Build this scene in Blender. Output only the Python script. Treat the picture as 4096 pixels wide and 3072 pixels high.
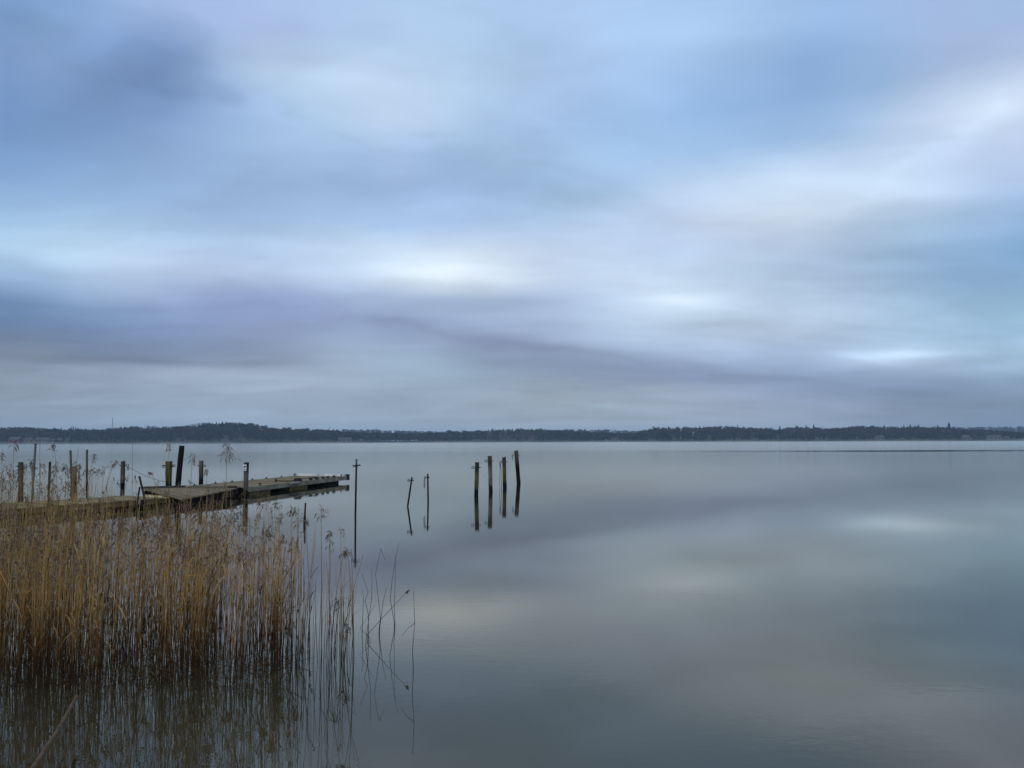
import bpy, math, random
from mathutils import Vector, Matrix
R = math.radians
random.seed(11)
rnd = random.Random(5)
for o in list(bpy.data.objects): bpy.data.objects.remove(o)
scene = bpy.context.scene
COL = scene.collection

# ------------------------------------------------------------------ camera
F = 3077.0                     # focal length in pixels of the 4096 px wide photograph
H = 2.0                        # eye height over the water
cd = bpy.data.cameras.new('camera'); cam = bpy.data.objects.new('camera', cd); COL.objects.link(cam)
cd.sensor_width = 36; cd.lens = 36 * F / 4096; cd.clip_start = 0.1; cd.clip_end = 20000
CM = Matrix.Rotation(R(90) + math.atan(226 / F), 4, 'X') @ Matrix.Rotation(R(-0.17), 4, 'Z')
cam.matrix_world = Matrix.Translation((0, 0, H)) @ CM
scene.camera = cam
C3 = CM.to_3x3()
def ray(x, y): return C3 @ Vector(((x - 2048) / F, (1536 - y) / F, -1))
def P(x, y, z=0.0):            # point of the plane at height z
    d = ray(x, y); t = (z - H) / d.z
    return Vector((d.x * t, d.y * t, z))
def PD(x, y, D):               # point at distance D ahead
    d = ray(x, y); t = D / d.y
    return Vector((d.x * t, D, H + d.z * t))
def toPix(v):
    c = C3.transposed() @ v
    return (2048 + F * c.x / -c.z, 1536 - F * c.y / -c.z)

# ------------------------------------------------------------------ sky (overcast, soft cloud bands), sun, exposure
def s2l(c): return [((v / 255) / 12.92 if v < 10 else ((v / 255 + .055) / 1.055) ** 2.4) for v in c]
SKY = [  # rows of cloud colour: height in the 2212 px view, then (x, colour)
 (20,  [(0,(142,172,214)),(50,(120,155,205)),(170,(140,172,218)),(330,(158,182,226)),(600,(166,184,228)),(900,(165,196,234)),(1200,(172,200,236)),(1500,(172,200,232)),(1800,(152,186,230)),(2000,(158,182,222)),(2212,(158,186,224))]),
 (90,  [(0,(132,166,212)),(80,(146,178,222)),(200,(136,166,214)),(350,(130,162,210)),(430,(142,170,216)),(480,(164,188,228)),(700,(172,198,234)),(950,(174,202,236)),(1250,(170,198,236)),(1550,(160,192,232)),(1750,(142,176,222)),(1900,(152,184,226)),(2050,(164,186,224)),(2212,(150,178,214))]),
 (160, [(0,(136,168,214)),(120,(130,160,206)),(250,(124,154,202)),(380,(128,158,206)),(445,(142,172,216)),(500,(178,204,234)),(800,(186,210,238)),(1000,(176,204,236)),(1200,(172,198,236)),(1500,(156,188,230)),(1750,(140,174,220)),(1900,(148,180,220)),(2050,(168,190,226)),(2212,(176,194,228))]),
 (230, [(0,(126,160,208)),(150,(128,160,208)),(330,(126,158,206)),(450,(138,168,214)),(540,(156,184,224)),(650,(168,196,230)),(850,(190,212,238)),(1000,(182,206,236)),(1200,(166,194,232)),(1500,(148,182,226)),(1750,(144,178,222)),(1880,(156,188,226)),(2000,(182,202,234)),(2150,(200,218,240)),(2212,(206,222,242))]),
 (290, [(0,(126,160,208)),(200,(132,164,210)),(400,(142,172,216)),(560,(162,192,226)),(700,(172,200,232)),(900,(182,204,234)),(1000,(166,194,230)),(1250,(160,190,230)),(1500,(152,184,226)),(1700,(148,182,224)),(1820,(160,190,228)),(1950,(186,206,234)),(2060,(204,220,242)),(2150,(192,210,238)),(2212,(196,214,238))]),
 (350, [(0,(130,164,210)),(200,(136,168,212)),(420,(150,180,220)),(650,(160,188,226)),(900,(164,192,230)),(1150,(160,190,224)),(1400,(158,188,224)),(1600,(162,192,226)),(1750,(184,206,234)),(1950,(190,210,236)),(2100,(172,194,228)),(2212,(160,182,222))]),
 (430, [(0,(140,172,214)),(200,(150,182,222)),(450,(156,184,224)),(750,(158,186,224)),(1000,(158,186,226)),(1200,(160,190,224)),(1350,(172,198,230)),(1480,(196,212,238)),(1620,(210,224,240)),(1800,(202,220,240)),(1980,(192,212,238)),(2100,(178,200,230)),(2212,(162,190,222))]),
 (500, [(0,(170,202,230)),(200,(172,202,232)),(500,(170,198,234)),(750,(172,200,234)),(950,(172,198,232)),(1150,(174,200,232)),(1300,(186,206,236)),(1550,(190,208,236)),(1750,(190,208,232)),(1950,(168,194,222)),(2212,(132,170,210))]),
 (560, [(0,(178,210,238)),(150,(190,216,242)),(350,(192,212,240)),(550,(190,208,236)),(700,(200,218,240)),(850,(212,228,244)),(1050,(216,230,244)),(1200,(200,216,238)),(1450,(182,202,230)),(1700,(182,200,228)),(1900,(162,188,218)),(2100,(142,176,212)),(2212,(136,170,206))]),
 (600, [(0,(146,178,218)),(120,(172,200,234)),(300,(184,206,238)),(480,(172,192,226)),(650,(176,196,228)),(800,(192,212,236)),(950,(216,230,244)),(1080,(206,222,240)),(1250,(182,202,228)),(1450,(188,208,232)),(1650,(182,204,230)),(1850,(166,190,222)),(2050,(144,176,212)),(2212,(138,172,208))]),
 (650, [(0,(108,138,180)),(150,(132,162,204)),(330,(148,172,214)),(470,(138,156,200)),(620,(142,160,204)),(800,(156,176,212)),(950,(164,186,220)),(1050,(158,180,210)),(1200,(154,174,208)),(1320,(172,194,224)),(1480,(196,214,236)),(1650,(176,198,226)),(1850,(168,192,222)),(2050,(146,180,214)),(2212,(142,178,212))]),
 (700, [(0,(108,134,174)),(150,(116,142,184)),(330,(126,150,194)),(500,(136,154,196)),(680,(132,148,188)),(850,(132,148,186)),(1000,(146,164,200)),(1200,(160,180,214)),(1400,(176,198,226)),(1550,(172,192,218)),(1750,(176,196,224)),(1950,(158,186,218)),(2212,(146,182,214))]),
 (740, [(0,(118,136,164)),(150,(116,136,170)),(350,(122,142,178)),(550,(134,152,186)),(720,(150,170,200)),(850,(140,158,190)),(1000,(132,146,180)),(1150,(142,158,194)),(1350,(162,184,214)),(1600,(166,186,216)),(1800,(164,188,218)),(1950,(160,188,220)),(2212,(142,174,208))]),
 (775, [(0,(134,146,168)),(150,(124,140,168)),(350,(120,136,166)),(560,(130,146,174)),(750,(146,166,192)),(950,(146,168,194)),(1150,(134,150,184)),(1350,(138,156,190)),(1550,(150,170,206)),(1750,(152,176,212)),(1850,(172,198,230)),(1970,(188,212,240)),(2080,(172,198,226)),(2212,(150,178,208))]),
 (810, [(0,(132,146,168)),(200,(146,164,188)),(450,(152,170,194)),(700,(148,166,190)),(950,(142,164,188)),(1200,(134,152,180)),(1450,(128,144,180)),(1700,(134,154,190)),(1900,(128,152,188)),(2050,(124,148,182)),(2212,(134,164,196))]),
 (850, [(0,(138,154,174)),(300,(142,160,182)),(600,(152,170,194)),(900,(142,160,184)),(1200,(146,160,178)),(1450,(148,162,184)),(1700,(132,150,182)),(1950,(118,138,172)),(2212,(124,148,178))]),
 (900, [(0,(138,156,178)),(300,(142,164,186)),(700,(148,168,190)),(1100,(150,166,184)),(1500,(148,164,184)),(1800,(142,158,182)),(2000,(130,148,174)),(2212,(120,142,168))]),
 (960, [(0,(136,154,176)),(700,(146,166,188)),(1500,(146,162,182)),(2212,(120,142,168))]),
]
def rowcol(row, x):
    if x <= row[0][0]: return row[0][1]
    for (x0, c0), (x1, c1) in zip(row, row[1:]):
        if x <= x1:
            t = (x - x0) / (x1 - x0); return tuple(a + (b - a) * t for a, b in zip(c0, c1))
    return row[-1][1]
def skycol(x, y):
    if y <= SKY[0][0]: return rowcol(SKY[0][1], x)
    for (y0, r0), (y1, r1) in zip(SKY, SKY[1:]):
        if y <= y1:
            t = (y - y0) / (y1 - y0); return tuple(a + (b - a) * t for a, b in zip(rowcol(r0, x), rowcol(r1, x)))
    return rowcol(SKY[-1][1], x)
SKY = [(y_, [(x, tuple(c[k] + (.30 if 590 < y_ < 800 else .18) * (c[k] - sum(q[1][k] for q in row) / len(row)) for k in range(3))) for x, c in row]) for y_, row in SKY]
def grey(c, k): m_ = .3 * c[0] + .55 * c[1] + .15 * c[2]; return tuple(v + (m_ - v) * k for v in c)
SKY = [(y_, [(x, grey(c, .07 if y_ < 580 else .15)) for x, c in row]) for y_, row in SKY]
AMAX = math.atan(2048 / F)
MEAN = (160, 186, 222)
def dircol(az, el):            # cloud colour in a direction; the cover goes on all round the same way
    a = az
    while abs(a) > AMAX: a = (2 * AMAX - a) if a > 0 else (-2 * AMAX - a)
    v = Vector((math.sin(a) * math.cos(el), math.cos(a) * math.cos(el), math.sin(el)))
    px, py = toPix(v) if el < R(50) else (2048, -4000)
    y = py * 2212 / 4096; x = px * 2212 / 4096
    if y < 0: y = -y * .6
    x = min(max(x, 0), 2212)
    c = skycol(x, min(y, 940)) if el < R(50) else MEAN
    k = min(1, max(0, (el - R(27)) / R(25)))
    return [(a_ * (1 - k) + b_ * k) for a_, b_ in zip(c, MEAN)]
world = bpy.data.worlds.new('World'); scene.world = world; world.use_nodes = True
nt = world.node_tree; nt.nodes.clear()
def N(t, kind, **kw):
    n = t.nodes.new(kind)
    for k, v in kw.items(): setattr(n, k, v)
    return n
def math_(t, op, a, b=None, clamp=False):
    n = N(t, 'ShaderNodeMath', operation=op, use_clamp=clamp)
    for i, v in enumerate((a, b)):
        if v is None: continue
        if isinstance(v, (int, float)): n.inputs[i].default_value = v
        else: t.links.new(v, n.inputs[i])
    return n.outputs[0]
L = nt.links.new
tc = N(nt, 'ShaderNodeTexCoord')
def wnoise(scale, detail, rough, stretch=(1, 1, 1)):
    m = N(nt, 'ShaderNodeMapping'); m.inputs['Scale'].default_value = stretch; L(tc.outputs['Generated'], m.inputs['Vector'])
    n = N(nt, 'ShaderNodeTexNoise'); n.inputs['Scale'].default_value = scale; n.inputs['Detail'].default_value = detail
    n.inputs['Roughness'].default_value = rough; L(m.outputs[0], n.inputs['Vector']); return n
sep = N(nt, 'ShaderNodeSeparateXYZ'); L(tc.outputs['Generated'], sep.inputs[0])
az = math_(nt, 'ARCTAN2', sep.outputs[0], sep.outputs[1])
el = math_(nt, 'ARCSINE', sep.outputs[2])
w1 = wnoise(4.5, 3, .5, (1, 1, 2.6)); s1 = N(nt, 'ShaderNodeSeparateColor'); L(w1.outputs['Color'], s1.inputs[0])
az = math_(nt, 'ADD', az, math_(nt, 'MULTIPLY', math_(nt, 'SUBTRACT', s1.outputs[0], .5), .055))
amp = math_(nt, 'MULTIPLY', math_(nt, 'MINIMUM', math_(nt, 'MAXIMUM', el, 0.0), .35), .12)
el = math_(nt, 'ADD', el, math_(nt, 'MULTIPLY', math_(nt, 'SUBTRACT', s1.outputs[1], .5), amp))
SQ = 60.0                      # the ramps keep half their resolution for the 70 degrees ahead
def uof(a): return .5 + .5 * (a / (abs(a) + SQ)) / (180 / (180 + SQ))
u = math_(nt, 'ADD', math_(nt, 'MULTIPLY', math_(nt, 'DIVIDE', az, math_(nt, 'ADD', math_(nt, 'ABSOLUTE', az), R(SQ))), .5 * (180 + SQ) / 180), .5)
ELS = [0.2, 1.2, 2.2, 3.0, 3.8, 4.6, 5.5, 6.5, 7.6, 8.8, 10.2, 12, 14, 16, 18.2, 20.5, 23, 25.5, 28, 34, 48]
AZS = [-180, -110, -67] + [x * 2.7 for x in range(-13, 14)] + [67, 110]
prev = None
for i, e in enumerate(ELS):
    r = N(nt, 'ShaderNodeValToRGB'); cr = r.color_ramp; cr.interpolation = 'CARDINAL'
    while len(cr.elements) > 1: cr.elements.remove(cr.elements[-1])
    for j, a in enumerate(AZS):
        elx = cr.elements[0] if j == 0 else cr.elements.new(uof(a))
        elx.position = uof(a)
        elx.color = (*s2l(dircol(R(a), R(e))), 1)
    L(u, r.inputs[0])
    if prev is None: prev = r.outputs[0]
    else:
        mr = N(nt, 'ShaderNodeMapRange', interpolation_type='LINEAR', clamp=True)
        mr.inputs['From Min'].default_value = R(ELS[i - 1]); mr.inputs['From Max'].default_value = R(e); L(el, mr.inputs['Value'])
        mx = N(nt, 'ShaderNodeMix', data_type='RGBA'); L(mr.outputs[0], mx.inputs['Factor']); L(prev, mx.inputs['A']); L(r.outputs[0], mx.inputs['B'])
        prev = mx.outputs['Result']
w2 = wnoise(5, 5, .55, (1, 1, 3.2))
w3 = wnoise(3.2, 3, .5, (1, 1, 2.0))
gain = math_(nt, 'ADD', 1.045, math_(nt, 'MULTIPLY', math_(nt, 'SUBTRACT', w2.outputs['Fac'], .5), .12))
dz = math_(nt, 'ADD', math_(nt, 'MAXIMUM', sep.outputs[2], 0.0), .16)      # the cloud deck seen in perspective: wisps stretch towards the horizon
cpl = N(nt, 'ShaderNodeCombineXYZ'); L(math_(nt, 'DIVIDE', sep.outputs[0], dz), cpl.inputs[0]); L(math_(nt, 'DIVIDE', sep.outputs[1], dz), cpl.inputs[1])
for sc_, am, dt, ds, rot in ((.9, .19, 5, .8, 20), (2.2, .085, 5, 1.0, -15), (1.5, .07, 6, .6, 50)):
    mpp = N(nt, 'ShaderNodeMapping'); mpp.inputs['Rotation'].default_value = (0, 0, R(rot)); mpp.inputs['Scale'].default_value = (.75, 1.25, 1); L(cpl.outputs[0], mpp.inputs['Vector'])
    nz = N(nt, 'ShaderNodeTexNoise'); nz.inputs['Scale'].default_value = sc_; nz.inputs['Detail'].default_value = dt; nz.inputs['Roughness'].default_value = .52; nz.inputs['Distortion'].default_value = ds; L(mpp.outputs[0], nz.inputs['Vector'])
    sm = N(nt, 'ShaderNodeMapRange', interpolation_type='SMOOTHSTEP', clamp=True); sm.inputs['From Min'].default_value = .32 if dt < 6 else .44; sm.inputs['From Max'].default_value = .68 if dt < 6 else .58; sm.inputs['To Min'].default_value = -am / 2; sm.inputs['To Max'].default_value = am / 2; L(nz.outputs['Fac'], sm.inputs['Value'])
    gain = math_(nt, 'ADD', gain, sm.outputs[0])
PUFFS = [  # single puffs, streaks and slits: centre and half axes in the 2212 px view, tilt, strength, softness
 (355,118,104,78,-4,-.085,.32),(250,190,130,70,10,-.03,.9),(505,205,56,24,14,-.085,.6),(655,235,32,26,20,-.08,.8),(600,250,90,26,6,.03,.9),(785,302,55,9,4,-.05,.9),(950,298,60,11,-3,-.06,.9),
 (60,45,70,40,20,-.08,.8),(200,95,90,26,-30,.05,.8),(825,190,170,60,5,.05,1),(1950,766,135,8,3,.17,.9),(1900,775,60,7,8,.10,.9),(570,549,22,9,-10,-.09,.9),(432,545,45,6,-8,-.06,.9),(230,779,320,9,-1,-.09,.8),(380,797,280,7,-2,.08,.9),
 (850,572,420,34,2,.06,1),(1550,540,380,60,-6,.04,1),(1500,648,190,20,2,.08,1),(1440,642,90,12,3,.05,1),(960,590,170,17,3,.07,1),(700,822,170,8,2,.07,1),(790,690,160,15,5,-.07,.9),(925,717,130,13,13,-.07,.9),(1080,738,130,12,6,-.08,.9),(1250,756,150,13,7,-.08,.9),(1430,776,150,13,7,-.08,.9),(1600,800,170,15,9,-.07,.9),(890,762,190,14,5,.06,.9),(1530,425,230,26,-3,.07,1),(1560,668,120,8,-6,-.05,1),
 (2110,262,80,26,-24,.07,1),(2000,330,120,14,-28,.05,1),(1400,850,280,9,1,.06,1),(2060,850,240,14,2,-.07,1),(1560,690,140,12,-3,-.06,1),(1880,550,160,60,-60,-.04,1),(640,640,150,22,4,-.05,.9),(470,600,80,16,-14,.05,1),(1250,815,200,6,1,-.05,1)]
comb = N(nt, 'ShaderNodeCombineXYZ'); w4 = wnoise(11, 4, .6, (1, 1, 2.4)); s4 = N(nt, 'ShaderNodeSeparateColor'); L(w4.outputs['Color'], s4.inputs[0])
L(math_(nt, 'ADD', az, math_(nt, 'MULTIPLY', math_(nt, 'SUBTRACT', s4.outputs[0], .5), .10)), comb.inputs[0])
amp2 = math_(nt, 'ADD', .004, math_(nt, 'MULTIPLY', math_(nt, 'MINIMUM', math_(nt, 'MAXIMUM', el, 0.0), .35), .16))
L(math_(nt, 'ADD', el, math_(nt, 'MULTIPLY', math_(nt, 'SUBTRACT', s4.outputs[1], .5), amp2)), comb.inputs[1])
for x_, y_, rx, ry, tl, wt, soft in PUFFS:
    v_ = ray(x_ * 4096 / 2212, y_ * 4096 / 2212).normalized(); k_ = 4096 / 2212 / F
    mp = N(nt, 'ShaderNodeMapping', vector_type='TEXTURE'); mp.inputs['Location'].default_value = (math.atan2(v_.x, v_.y), math.asin(v_.z), 0)
    mp.inputs['Rotation'].default_value = (0, 0, R(-tl)); mp.inputs['Scale'].default_value = (rx * k_, ry * k_, 1); L(comb.outputs[0], mp.inputs['Vector'])
    ln = N(nt, 'ShaderNodeVectorMath', operation='LENGTH'); L(mp.outputs[0], ln.inputs[0])
    mr = N(nt, 'ShaderNodeMapRange', interpolation_type='SMOOTHSTEP', clamp=True); L(ln.outputs['Value'], mr.inputs['Value'])
    mr.inputs['From Min'].default_value = 1.0 + soft * .6; mr.inputs['From Max'].default_value = 1.0 - soft; mr.inputs['To Min'].default_value = 0; mr.inputs['To Max'].default_value = wt
    gain = math_(nt, 'ADD', gain, mr.outputs[0])
hue = N(nt, 'ShaderNodeMix', data_type='RGBA'); L(w3.outputs['Fac'], hue.inputs['Factor'])
hue.inputs['A'].default_value = (9.8, 10.4, 10.4, 1); hue.inputs['B'].default_value = (10.5, 10.3, 10.4, 1)
cl = N(nt, 'ShaderNodeMix', data_type='RGBA', blend_type='MULTIPLY'); cl.inputs['Factor'].default_value = 1
L(prev, cl.inputs['A']); L(hue.outputs['Result'], cl.inputs['B'])
cl2 = N(nt, 'ShaderNodeVectorMath', operation='SCALE'); L(cl.outputs['Result'], cl2.inputs[0]); L(gain, cl2.inputs['Scale'])
sky = N(nt, 'ShaderNodeTexSky', sky_type='NISHITA'); sky.sun_disc = False
sky.sun_elevation = R(32); sky.sun_rotation = R(200)
mixs = N(nt, 'ShaderNodeMix', data_type='RGBA'); mixs.inputs['Factor'].default_value = .93
L(sky.outputs[0], mixs.inputs['A']); L(cl2.outputs[0], mixs.inputs['B'])
bg = N(nt, 'ShaderNodeBackground'); bg.inputs['Strength'].default_value = .10; L(mixs.outputs['Result'], bg.inputs['Color'])
wo = N(nt, 'ShaderNodeOutputWorld'); L(bg.outputs[0], wo.inputs[0])
sd = bpy.data.lights.new('sun', 'SUN'); sun = bpy.data.objects.new('sun', sd); COL.objects.link(sun)
sd.energy = 1.0; sd.angle = R(25); sd.color = (1, .95, .87)
sa = R(200); sv = Vector((math.sin(sa) * math.cos(R(32)), math.cos(sa) * math.cos(R(32)), math.sin(R(32))))
sun.rotation_euler = sv.to_track_quat('Z', 'Y').to_euler()
vs = scene.view_settings; vs.view_transform = 'Standard'; vs.look = 'None'; vs.exposure = 0; vs.gamma = 1; vs.use_curve_mapping = False
cy = scene.cycles; cy.use_denoising = True; cy.max_bounces = 6; cy.volume_bounces = 1; cy.caustics_reflective = False

# ------------------------------------------------------------------ helpers
ORD = 'first second third fourth fifth sixth seventh eighth ninth tenth eleventh twelfth thirteenth fourteenth fifteenth sixteenth seventeenth eighteenth nineteenth twentieth twenty-first twenty-second twenty-third twenty-fourth'.split()
class MB:
    def __init__(s): s.v = []; s.f = []; s.c = []
    def add(s, vs, fs, c=None):
        n = len(s.v); s.v += [tuple(x) for x in vs]; s.f += [tuple(i + n for i in f) for f in fs]
        s.c += [c or (0, 0, 0)] * len(vs)
    def hexa(s, p):            # 8 points: bottom ring, top ring
        s.add(p, [(3, 2, 1, 0), (4, 5, 6, 7), (0, 1, 5, 4), (1, 2, 6, 5), (2, 3, 7, 6), (3, 0, 4, 7)])
    def box(s, c, size, ax=None):
        X, Y, Z = ax or (Vector((1, 0, 0)), Vector((0, 1, 0)), Vector((0, 0, 1)))
        a, b, h = (q / 2 for q in size); c = Vector(c)
        s.hexa([c + X * i * a + Y * j * b + Z * k * h for k in (-1, 1) for i, j in ((-1, -1), (1, -1), (1, 1), (-1, 1))])
    def tube(s, pts, rad, n=8, cap=True, c=None, jit=0, cols=None):
        pts = [Vector(p) for p in pts]; vs = []; m = len(pts); cc = []
        up = Vector((0.31, .95, .07))
        for i, p in enumerate(pts):
            t = (pts[min(i + 1, m - 1)] - pts[max(i - 1, 0)]).normalized()
            a = t.cross(up)
            if a.length < .05: a = t.cross(Vector((1, 0, 0)))
            a.normalize(); b = t.cross(a); r = rad[i] if hasattr(rad, '__len__') else rad
            for k in range(n):
                th = 2 * math.pi * k / n; q = r * (1 + (rnd.uniform(-jit, jit) if jit else 0))
                vs.append(p + a * math.cos(th) * q + b * math.sin(th) * q)
        fs = [(i * n + k, i * n + (k + 1) % n, (i + 1) * n + (k + 1) % n, (i + 1) * n + k) for i in range(m - 1) for k in range(n)]
        if cap: fs += [tuple(range(n))[::-1], tuple(range((m - 1) * n, m * n))]
        n0 = len(s.v); s.add(vs, fs, c)
        if cols:
            for i in range(m):
                for k in range(n): s.c[n0 + i * n + k] = cols[i]
    def torus(s, c, Rr, r, ax, nu=14, nv=6):
        X, Y, Z = ax; c = Vector(c); vs = []
        for i in range(nu):
            a = 2 * math.pi * i / nu; d = X * math.cos(a) + Y * math.sin(a)
            for j in range(nv):
                b = 2 * math.pi * j / nv; vs.append(c + d * (Rr + r * math.cos(b)) + Z * r * math.sin(b))
        s.add(vs, [(i * nv + j, ((i + 1) % nu) * nv + j, ((i + 1) % nu) * nv + (j + 1) % nv, i * nv + (j + 1) % nv) for i in range(nu) for j in range(nv)])
    def mesh(s, name, mat=None, smooth=False, tint=False):
        me = bpy.data.meshes.new(name); me.from_pydata(s.v, [], s.f)
        if mat: me.materials.append(mat)
        if tint:
            at = me.color_attributes.new('tint', 'FLOAT_COLOR', 'POINT')
            at.data.foreach_set('color', [x for c in s.c for x in (*c, 1)])
        if smooth: me.polygons.foreach_set('use_smooth', [True] * len(me.polygons))
        me.update(); return me
    def obj(s, name, mat=None, parent=None, smooth=False, tint=False):
        return link(name, s.mesh(name, mat, smooth, tint), parent)
def link(name, me, parent=None, mat4=None):
    o = bpy.data.objects.new(name, me); COL.objects.link(o)
    if parent: o.parent = parent
    if mat4: o.matrix_basis = mat4
    return o
def tag(o, label=None, cat=None, group=None, kind=None):
    if label: o['label'] = label
    if cat: o['category'] = cat
    if group: o['group'] = group
    if kind: o['kind'] = kind
    return o
def empty(name, loc, label, cat, group=None, kind=None):
    o = bpy.data.objects.new(name, None); COL.objects.link(o); o.location = loc; o.empty_display_size = .2
    return tag(o, label, cat, group, kind)
Z = Vector((0, 0, 1))

def material(name, rough=.85):
    m = bpy.data.materials.new(name); m.use_nodes = True; t = m.node_tree
    b = t.nodes['Principled BSDF']; b.inputs['Roughness'].default_value = rough; b.inputs['Specular IOR Level'].default_value = .14
    return m, t, b
def ramp(t, fac, stops, interp='LINEAR'):
    r = N(t, 'ShaderNodeValToRGB'); cr = r.color_ramp; cr.interpolation = interp
    while len(cr.elements) > 1: cr.elements.remove(cr.elements[-1])
    for i, (p, c) in enumerate(stops):
        e = cr.elements[0] if i == 0 else cr.elements.new(p)
        e.position = p; e.color = (*c, 1)
    t.links.new(fac, r.inputs[0]); return r.outputs[0]
def noise(t, coord, scale, detail=3, stretch=(1, 1, 1), rough=.55):
    mp = N(t, 'ShaderNodeMapping'); mp.inputs['Scale'].default_value = stretch; t.links.new(coord, mp.inputs['Vector'])
    n = N(t, 'ShaderNodeTexNoise'); n.inputs['Scale'].default_value = scale; n.inputs['Detail'].default_value = detail; n.inputs['Roughness'].default_value = rough
    t.links.new(mp.outputs[0], n.inputs['Vector']); return n.outputs['Fac']
def bump(t, b, h, dist, strength=1.0):
    n = N(t, 'ShaderNodeBump'); n.inputs['Distance'].default_value = dist; n.inputs['Strength'].default_value = strength
    t.links.new(h, n.inputs['Height']); t.links.new(n.outputs[0], b.inputs['Normal'])
def simple(name, c0, c1, scale=8, stretch=(1, 1, 1), rough=.85, bd=.004, metal=0, space='Object'):
    m, t, b = material(name, rough); co = N(t, 'ShaderNodeTexCoord').outputs[space] if space != 'World' else N(t, 'ShaderNodeNewGeometry').outputs['Position']
    f = noise(t, co, scale, 5, stretch)
    t.links.new(ramp(t, f, [(.3, c0), (.7, c1)]), b.inputs['Base Color']); b.inputs['Metallic'].default_value = metal
    if bd: bump(t, b, f, bd)
    return m

# ------------------------------------------------------------------ water
def water_mat():
    m, t, b = material('lake_water', .03)      # turbid water: a mirror by its Fresnel share over silty colour
    b = N(t, 'ShaderNodeBsdfGlossy', distribution='GGX'); b.inputs['Color'].default_value = (1, .955, .86, 1); dif = N(t, 'ShaderNodeBsdfDiffuse')
    fn = N(t, 'ShaderNodeFresnel'); fn.inputs['IOR'].default_value = 1.56; mxs = N(t, 'ShaderNodeMixShader')
    t.nodes.remove(t.nodes['Principled BSDF'])
    t.links.new(fn.outputs[0], mxs.inputs[0]); t.links.new(dif.outputs[0], mxs.inputs[1]); t.links.new(b.outputs[0], mxs.inputs[2]); t.links.new(mxs.outputs[0], t.nodes['Material Output'].inputs['Surface'])
    pos = N(t, 'ShaderNodeNewGeometry').outputs['Position']; lk = t.links.new
    sp = N(t, 'ShaderNodeSeparateXYZ'); lk(pos, sp.inputs[0])
    silt = noise(t, pos, .22, 4, (.7, 1, 1))
    off = math_(t, 'ADD', sp.outputs[1], math_(t, 'MULTIPLY', math_(t, 'SUBTRACT', silt, .5), 5.0))   # sandy shallows by the bank, then weed and silt
    lk(ramp(t, math_(t, 'DIVIDE', off, 60.0), [(.06, (.036, .028, .010)), (.10, (.034, .029, .014)), (.16, (.038, .034, .020)), (.30, (.028, .027, .016)), (.6, (.014, .015, .012))]), dif.inputs['Color'])
    wob = noise(t, pos, .02, 2, (1, 1, 1))
    yy = math_(t, 'ADD', sp.outputs[1], math_(t, 'MULTIPLY', math_(t, 'SUBTRACT', wob, .5), 10))
    lg = math_(t, 'DIVIDE', math_(t, 'LOGARITHM', math_(t, 'MAXIMUM', yy, 1.0), 10), 3.0)   # 0..1 for 1..1000 m
    q = lambda d: math.log10(d) / 3
    g = lambda v: (v, v, v)
    rr = ramp(t, lg, [(q(6), g(.012)), (q(20), g(.03)), (q(40), g(.045)), (q(75), g(.10)), (q(130), g(.115)), (q(160), g(.13)), (q(900), g(.15))])
    def win(v, a, b_, c, d_):
        m1 = N(t, 'ShaderNodeMapRange', interpolation_type='SMOOTHSTEP'); m1.inputs['From Min'].default_value = a; m1.inputs['From Max'].default_value = b_; lk(v, m1.inputs['Value'])
        m2 = N(t, 'ShaderNodeMapRange', interpolation_type='SMOOTHSTEP'); m2.inputs['From Min'].default_value = d_; m2.inputs['From Max'].default_value = c; lk(v, m2.inputs['Value'])
        return math_(t, 'MULTIPLY', m1.outputs[0], m2.outputs[0])
    strip = math_(t, 'MULTIPLY', win(yy, 121, 128, 139, 146), win(sp.outputs[0], 12, 75, 400, 500))   # a calm strip in the ruffled water
    rr = math_(t, 'MULTIPLY', rr, math_(t, 'SUBTRACT', 1.0, math_(t, 'MULTIPLY', strip, .78)))
    patch = noise(t, pos, .012, 3, (1, 3.5, 1))
    rr2 = math_(t, 'MULTIPLY', rr, math_(t, 'ADD', .75, math_(t, 'MULTIPLY', patch, .5)))
    lk(rr2, b.inputs['Roughness'])
    n1 = noise(t, pos, 7.0, 2, (1, 1.5, 1)); n2 = noise(t, pos, 1.6, 2, (.7, 1.6, 1))
    h = math_(t, 'ADD', n1, math_(t, 'MULTIPLY', n2, .8))
    near = N(t, 'ShaderNodeMapRange'); near.inputs['From Min'].default_value = 5; near.inputs['From Max'].default_value = 16; near.inputs['To Min'].default_value = .6; near.inputs['To Max'].default_value = .4; lk(sp.outputs[1], near.inputs['Value'])
    bump(t, b, math_(t, 'MULTIPLY', h, near.outputs[0]), .0009)
    bn = [n for n in t.nodes if n.type == 'BUMP'][0]; lk(bn.outputs[0], fn.inputs['Normal'])
    return m
mb = MB()
mb.add([(-4000, -60, 0), (4000, -60, 0), (4000, 6000, 0), (-4000, 6000, 0)], [(0, 1, 2, 3)])
tag(mb.obj('water', water_mat()), kind='structure')

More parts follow.
